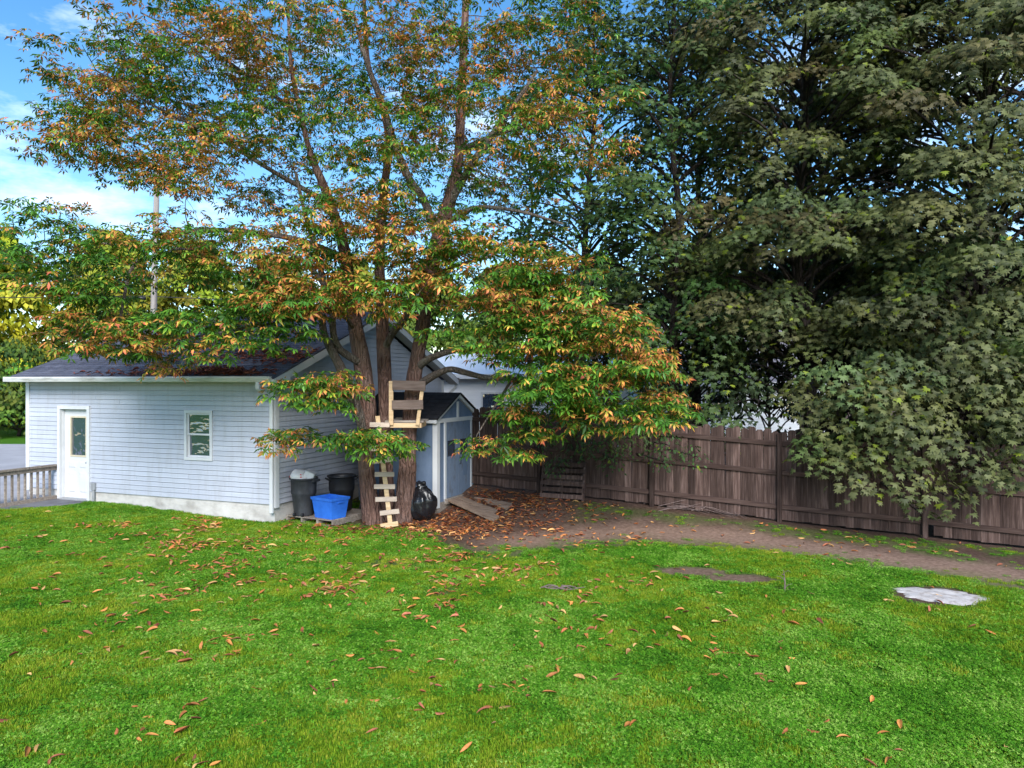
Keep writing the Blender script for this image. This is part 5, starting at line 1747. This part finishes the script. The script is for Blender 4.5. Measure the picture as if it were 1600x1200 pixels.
lc = DC[ci] * np.where(isc, .62, 1.0)[:, None] * rng.uniform(.6, 1.25, (len(allp), 1))
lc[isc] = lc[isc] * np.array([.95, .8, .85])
parts = []
for k in range(8):
    m = wh == k
    v, f = scatter(CL[k][0], CL[k][1], ps2[m], fr2[m], lnn[m])
    parts.append((v, f, np.repeat(lc[m], len(CL[k][0]), 0)))
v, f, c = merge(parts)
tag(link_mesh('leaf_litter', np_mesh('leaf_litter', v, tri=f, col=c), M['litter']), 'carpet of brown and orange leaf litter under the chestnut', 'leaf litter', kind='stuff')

# brown leaves heaped on the garage roof above the gutter
parts = []
gm = garage.matrix_basis
rp = []
for (x0, s0, n, sx, ss) in ((-1.35, .20, 420, .62, .10), (-2.5, .14, 150, .6, .07), (-.7, .15, 120, .3, .06), (-.75, 1.25, 260, .8, .22), (-.2, 1.0, 90, .35, .2), (-3.6, .2, 40, .8, .1), (-2.2, 1.3, 60, .9, .3)):
    x = np.clip(rng.normal(x0, sx, n), XO0 + .1, XO1 - .05); s = np.abs(rng.normal(s0, ss, n))
    hgt = .02 + .10 * rng.random(n) * np.exp(-((x - x0) / sx) ** 2) * (s0 < .5)
    rp += list(zip(x, EAVE_Y + dy * s - dz * hgt, EAVE_Z + dz * s + dy * hgt + .015))
rp = np.array(rp)
cg, sg = math.cos(GRZ), math.sin(GRZ)
rw = np.stack([-4.62 + cg * rp[:, 0] - sg * rp[:, 1], 14.1 + sg * rp[:, 0] + cg * rp[:, 1], rp[:, 2]], -1)
yaw = rng.uniform(0, 6.28, len(rw))
frr = frames(np.stack([np.cos(yaw), np.sin(yaw), .35 * np.sin(yaw)], -1), np.stack([rng.normal(0, .4, len(rw)), -.4 + rng.normal(0, .4, len(rw)), np.ones(len(rw))], -1))
wh = rng.integers(0, 8, len(rw))
lc = np.array([(.16, .05, .035), (.12, .04, .03), (.20, .07, .045), (.10, .04, .035)])[rng.integers(0, 4, len(rw))] * rng.uniform(.6, 1.3, (len(rw), 1))
parts = []
for k in range(8):
    m = wh == k
    v, f = scatter(CL[k][0], CL[k][1], rw[m], frr[m], rng.uniform(.09, .16, m.sum()))
    parts.append((v, f, np.repeat(lc[m], len(CL[k][0]), 0)))
v, f, c = merge(parts)
tag(link_mesh('roof_leaves', np_mesh('roof_leaves', v, tri=f, col=c), M['litter']), 'dark red-brown leaves heaped on the garage roof above the gutter', 'leaf litter', kind='stuff')

# ------------------------------------------------------------------ grass
def mat_grass(name, stops, trans=.25):
    m, n, l, b = new_mat(name)
    geo = N(n, 'ShaderNodeNewGeometry')
    oi = N(n, 'ShaderNodeObjectInfo')
    n1 = N(n, 'ShaderNodeTexNoise', Scale=.9, Detail=5, Roughness=.6)
    l.new(geo.outputs['Position'], n1.inputs['Vector'])
    at = N(n, 'ShaderNodeVertexColor', layer_name='Col')
    sp_ = N(n, 'ShaderNodeSeparateColor')
    l.new(at.outputs['Color'], sp_.inputs['Color'])
    a1 = N(n, 'ShaderNodeMath', operation='MULTIPLY_ADD'); a1.inputs[1].default_value = .34
    l.new(oi.outputs['Random'], a1.inputs[0]); l.new(n1.outputs['Fac'], a1.inputs[2])
    a2 = N(n, 'ShaderNodeMath', operation='MULTIPLY_ADD'); a2.inputs[1].default_value = .5
    l.new(sp_.outputs['Red'], a2.inputs[0]); l.new(a1.outputs[0], a2.inputs[2])
    a3 = N(n, 'ShaderNodeMath', operation='MULTIPLY'); a3.inputs[1].default_value = .72
    l.new(a2.outputs[0], a3.inputs[0])
    rp_ = ramp(n, stops)
    l.new(a3.outputs[0], rp_.inputs['Fac'])
    l.new(rp_.outputs['Color'], b.inputs['Base Color'])
    b.inputs['Roughness'].default_value = .7
    b.inputs['Specular IOR Level'].default_value = .08
    tr_ = N(n, 'ShaderNodeBsdfTranslucent'); l.new(rp_.outputs['Color'], tr_.inputs['Color'])
    mx = N(n, 'ShaderNodeMixShader'); mx.inputs[0].default_value = trans
    l.new(b.outputs[0], mx.inputs[1]); l.new(tr_.outputs[0], mx.inputs[2]); l.new(mx.outputs[0], n['Material Output'].inputs['Surface'])
    return m


M['grass'] = mat_grass('grass_blade', [(.25, (.032, .085, .006)), (.5, (.105, .22, .010)), (.70, (.21, .33, .016)), (.92, (.42, .41, .05))])
M['clover'] = mat_grass('clover_leaf', [(.25, (.014, .058, .008)), (.5, (.056, .195, .013)), (.72, (.14, .36, .022)), (.88, (.33, .52, .09))])


def grass_tuft(seed, n, rad, h0, h1):
    r_ = np.random.default_rng(seed)
    v, f, c = [], [], []
    for k in range(n):
        a, rr_ = r_.uniform(0, 6.28), rad * math.sqrt(r_.random())
        x, y = math.cos(a) * rr_, math.sin(a) * rr_
        h = r_.uniform(h0, h1); b_ = r_.uniform(0, 6.28); ln_ = r_.uniform(.15, .9) * h
        d = np.array([math.cos(b_), math.sin(b_)]); s = np.array([-d[1], d[0]]) * r_.uniform(.0018, .0034)
        i = len(v)
        m = np.array([x, y]) + d * ln_ * .35; t_ = np.array([x, y]) + d * ln_
        v += [(x - s[0], y - s[1], 0), (x + s[0], y + s[1], 0), (m[0] + s[0] * .85, m[1] + s[1] * .85, h * .62), (m[0] - s[0] * .85, m[1] - s[1] * .85, h * .62), (t_[0], t_[1], h * r_.uniform(.8, 1.0))]
        f += [(i, i + 1, i + 2), (i, i + 2, i + 3), (i + 3, i + 2, i + 4)]
        c += [r_.random()] * 5
    c = np.array(c)[:, None].repeat(3, 1)
    return np_mesh('grass_tuft', np.array(v), tri=np.array(f), col=c)


def clover_tuft(seed, n, rad):
    r_ = np.random.default_rng(seed)
    v, f, c = [], [], []
    for k in range(n):
        a, rr_ = r_.uniform(0, 6.28), rad * math.sqrt(r_.random())
        x, y, z = math.cos(a) * rr_, math.sin(a) * rr_, r_.uniform(.012, .04)
        L = r_.uniform(.006, .0125); b0 = r_.uniform(0, 6.28); tl = r_.normal(0, .35, 2); cv_ = r_.random()
        for q_ in range(3):
            an = b0 + q_ * 2.094
            i = len(v)
            for (u, w) in ((0.05, 0), (.6, .48), (1, .2), (1, -.2), (.6, -.48)):
                dx_ = L * (u * math.cos(an) - w * math.sin(an)); dy_ = L * (u * math.sin(an) + w * math.cos(an))
                v.append((x + dx_, y + dy_, z + dx_ * tl[0] + dy_ * tl[1] - .002 * u))
            f += [(i, i + 1, i + 2), (i, i + 2, i + 3), (i, i + 3, i + 4)]
            c += [cv_] * 5
    c = np.array(c)[:, None].repeat(3, 1)
    return np_mesh('clover_tuft', np.array(v), tri=np.array(f), col=c)


src = bpy.data.collections.new('grass_sources')
tufts = []
for k in range(4):
    me = grass_tuft(200 + k, 66, .085, .018, .046); me.materials.append(M['grass'])
    o = bpy.data.objects.new('a_grass_%d' % k, me); src.objects.link(o)
for k in range(4):
    me = clover_tuft(300 + k, 74, .088); me.materials.append(M['clover'])
    o = bpy.data.objects.new('b_clover_%d' % k, me); src.objects.link(o)

NG = 56000
u = rng.random(NG * 2)
ygr = np.sqrt(4.2 ** 2 + u * (17.3 ** 2 - 4.2 ** 2))
xgr = rng.uniform(-.84, .84, NG * 2) * ygr
cvv = cover(xgr, ygr)
kp = rng.random(len(cvv)) < cvv * (.35 + .65 * cvv) * .62
lx = (xgr + 4.62) * .937 - (ygr - 14.1) * .35; ly = (xgr + 4.62) * .35 + (ygr - 14.1) * .937
kp &= ~((lx < .03) & (ly > -.05))
kp &= fence_d(xgr, ygr) > .05
kp &= ~((lx < -4.9) & (ly > -1.5) & (lx > -6.0) & (ly > -.45 - (-4.85 - lx) * 1.0))
kp &= ~((lx < -5.93) & (ygr > 13.3))
xg, yg, cg_ = xgr[kp], ygr[kp], cvv[kp]
ng = len(xg)
clv = sstep(.40, .62, fbm(xg + 40, yg + 5, 1.2)) * (.40 + .35 * sstep(-4, 3, xg)) + .18
isclv = rng.random(ng) < clv
gi = np.where(isclv, rng.integers(4, 8, ng), rng.integers(0, 4, ng))
pm = bpy.data.meshes.new('grass')
pm.vertices.add(ng)
pm.vertices.foreach_set('co', np.stack([xg, yg, gz(xg, yg)], -1).astype(np.float32).ravel())
for nm, tp, arr in (('rot', 'FLOAT', rng.uniform(0, 6.28, ng)), ('siz', 'FLOAT', rng.uniform(.75, 1.2, ng) * (.55 + .45 * cg_)), ('pick', 'INT', gi)):
    a = pm.attributes.new(nm, tp, 'POINT')
    a.data.foreach_set('value', arr.astype(np.int32 if tp == 'INT' else np.float32))
go = link_mesh('grass', pm)
tag(go, 'short green grass and clover covering the lawn', 'grass', kind='stuff')
ngp = bpy.data.node_groups.new('grass_scatter', 'GeometryNodeTree')
ngp.interface.new_socket('Geometry', in_out='INPUT', socket_type='NodeSocketGeometry')
ngp.interface.new_socket('Geometry', in_out='OUTPUT', socket_type='NodeSocketGeometry')
gn, gl_ = ngp.nodes, ngp.links
gin, gout = gn.new('NodeGroupInput'), gn.new('NodeGroupOutput')
m2p = gn.new('GeometryNodeMeshToPoints')
iop = gn.new('GeometryNodeInstanceOnPoints')
cinf = gn.new('GeometryNodeCollectionInfo')
cinf.inputs['Collection'].default_value = src
cinf.inputs['Separate Children'].default_value = True
cinf.inputs['Reset Children'].default_value = True
iop.inputs['Pick Instance'].default_value = True


def nattr(nm, tp):
    a = gn.new('GeometryNodeInputNamedAttribute'); a.data_type = tp; a.inputs['Name'].default_value = nm
    return a


ar, as_, ap = nattr('rot', 'FLOAT'), nattr('siz', 'FLOAT'), nattr('pick', 'INT')
cx_ = gn.new('ShaderNodeCombineXYZ'); gl_.new(ar.outputs['Attribute'], cx_.inputs['Z'])
gl_.new(gin.outputs[0], iop.inputs['Points'])
gl_.new(cinf.outputs[0], iop.inputs['Instance'])
gl_.new(ap.outputs['Attribute'], iop.inputs['Instance Index'])
gl_.new(cx_.outputs[0], iop.inputs['Rotation'])
gl_.new(as_.outputs['Attribute'], iop.inputs['Scale'])
gl_.new(iop.outputs[0], gout.inputs[0])
md = go.modifiers.new('scatter', 'NODES'); md.node_group = ngp
print('grass tufts', ng, 'sprays', len(centres), 'leaves', len(LP), 'litter', len(allp))
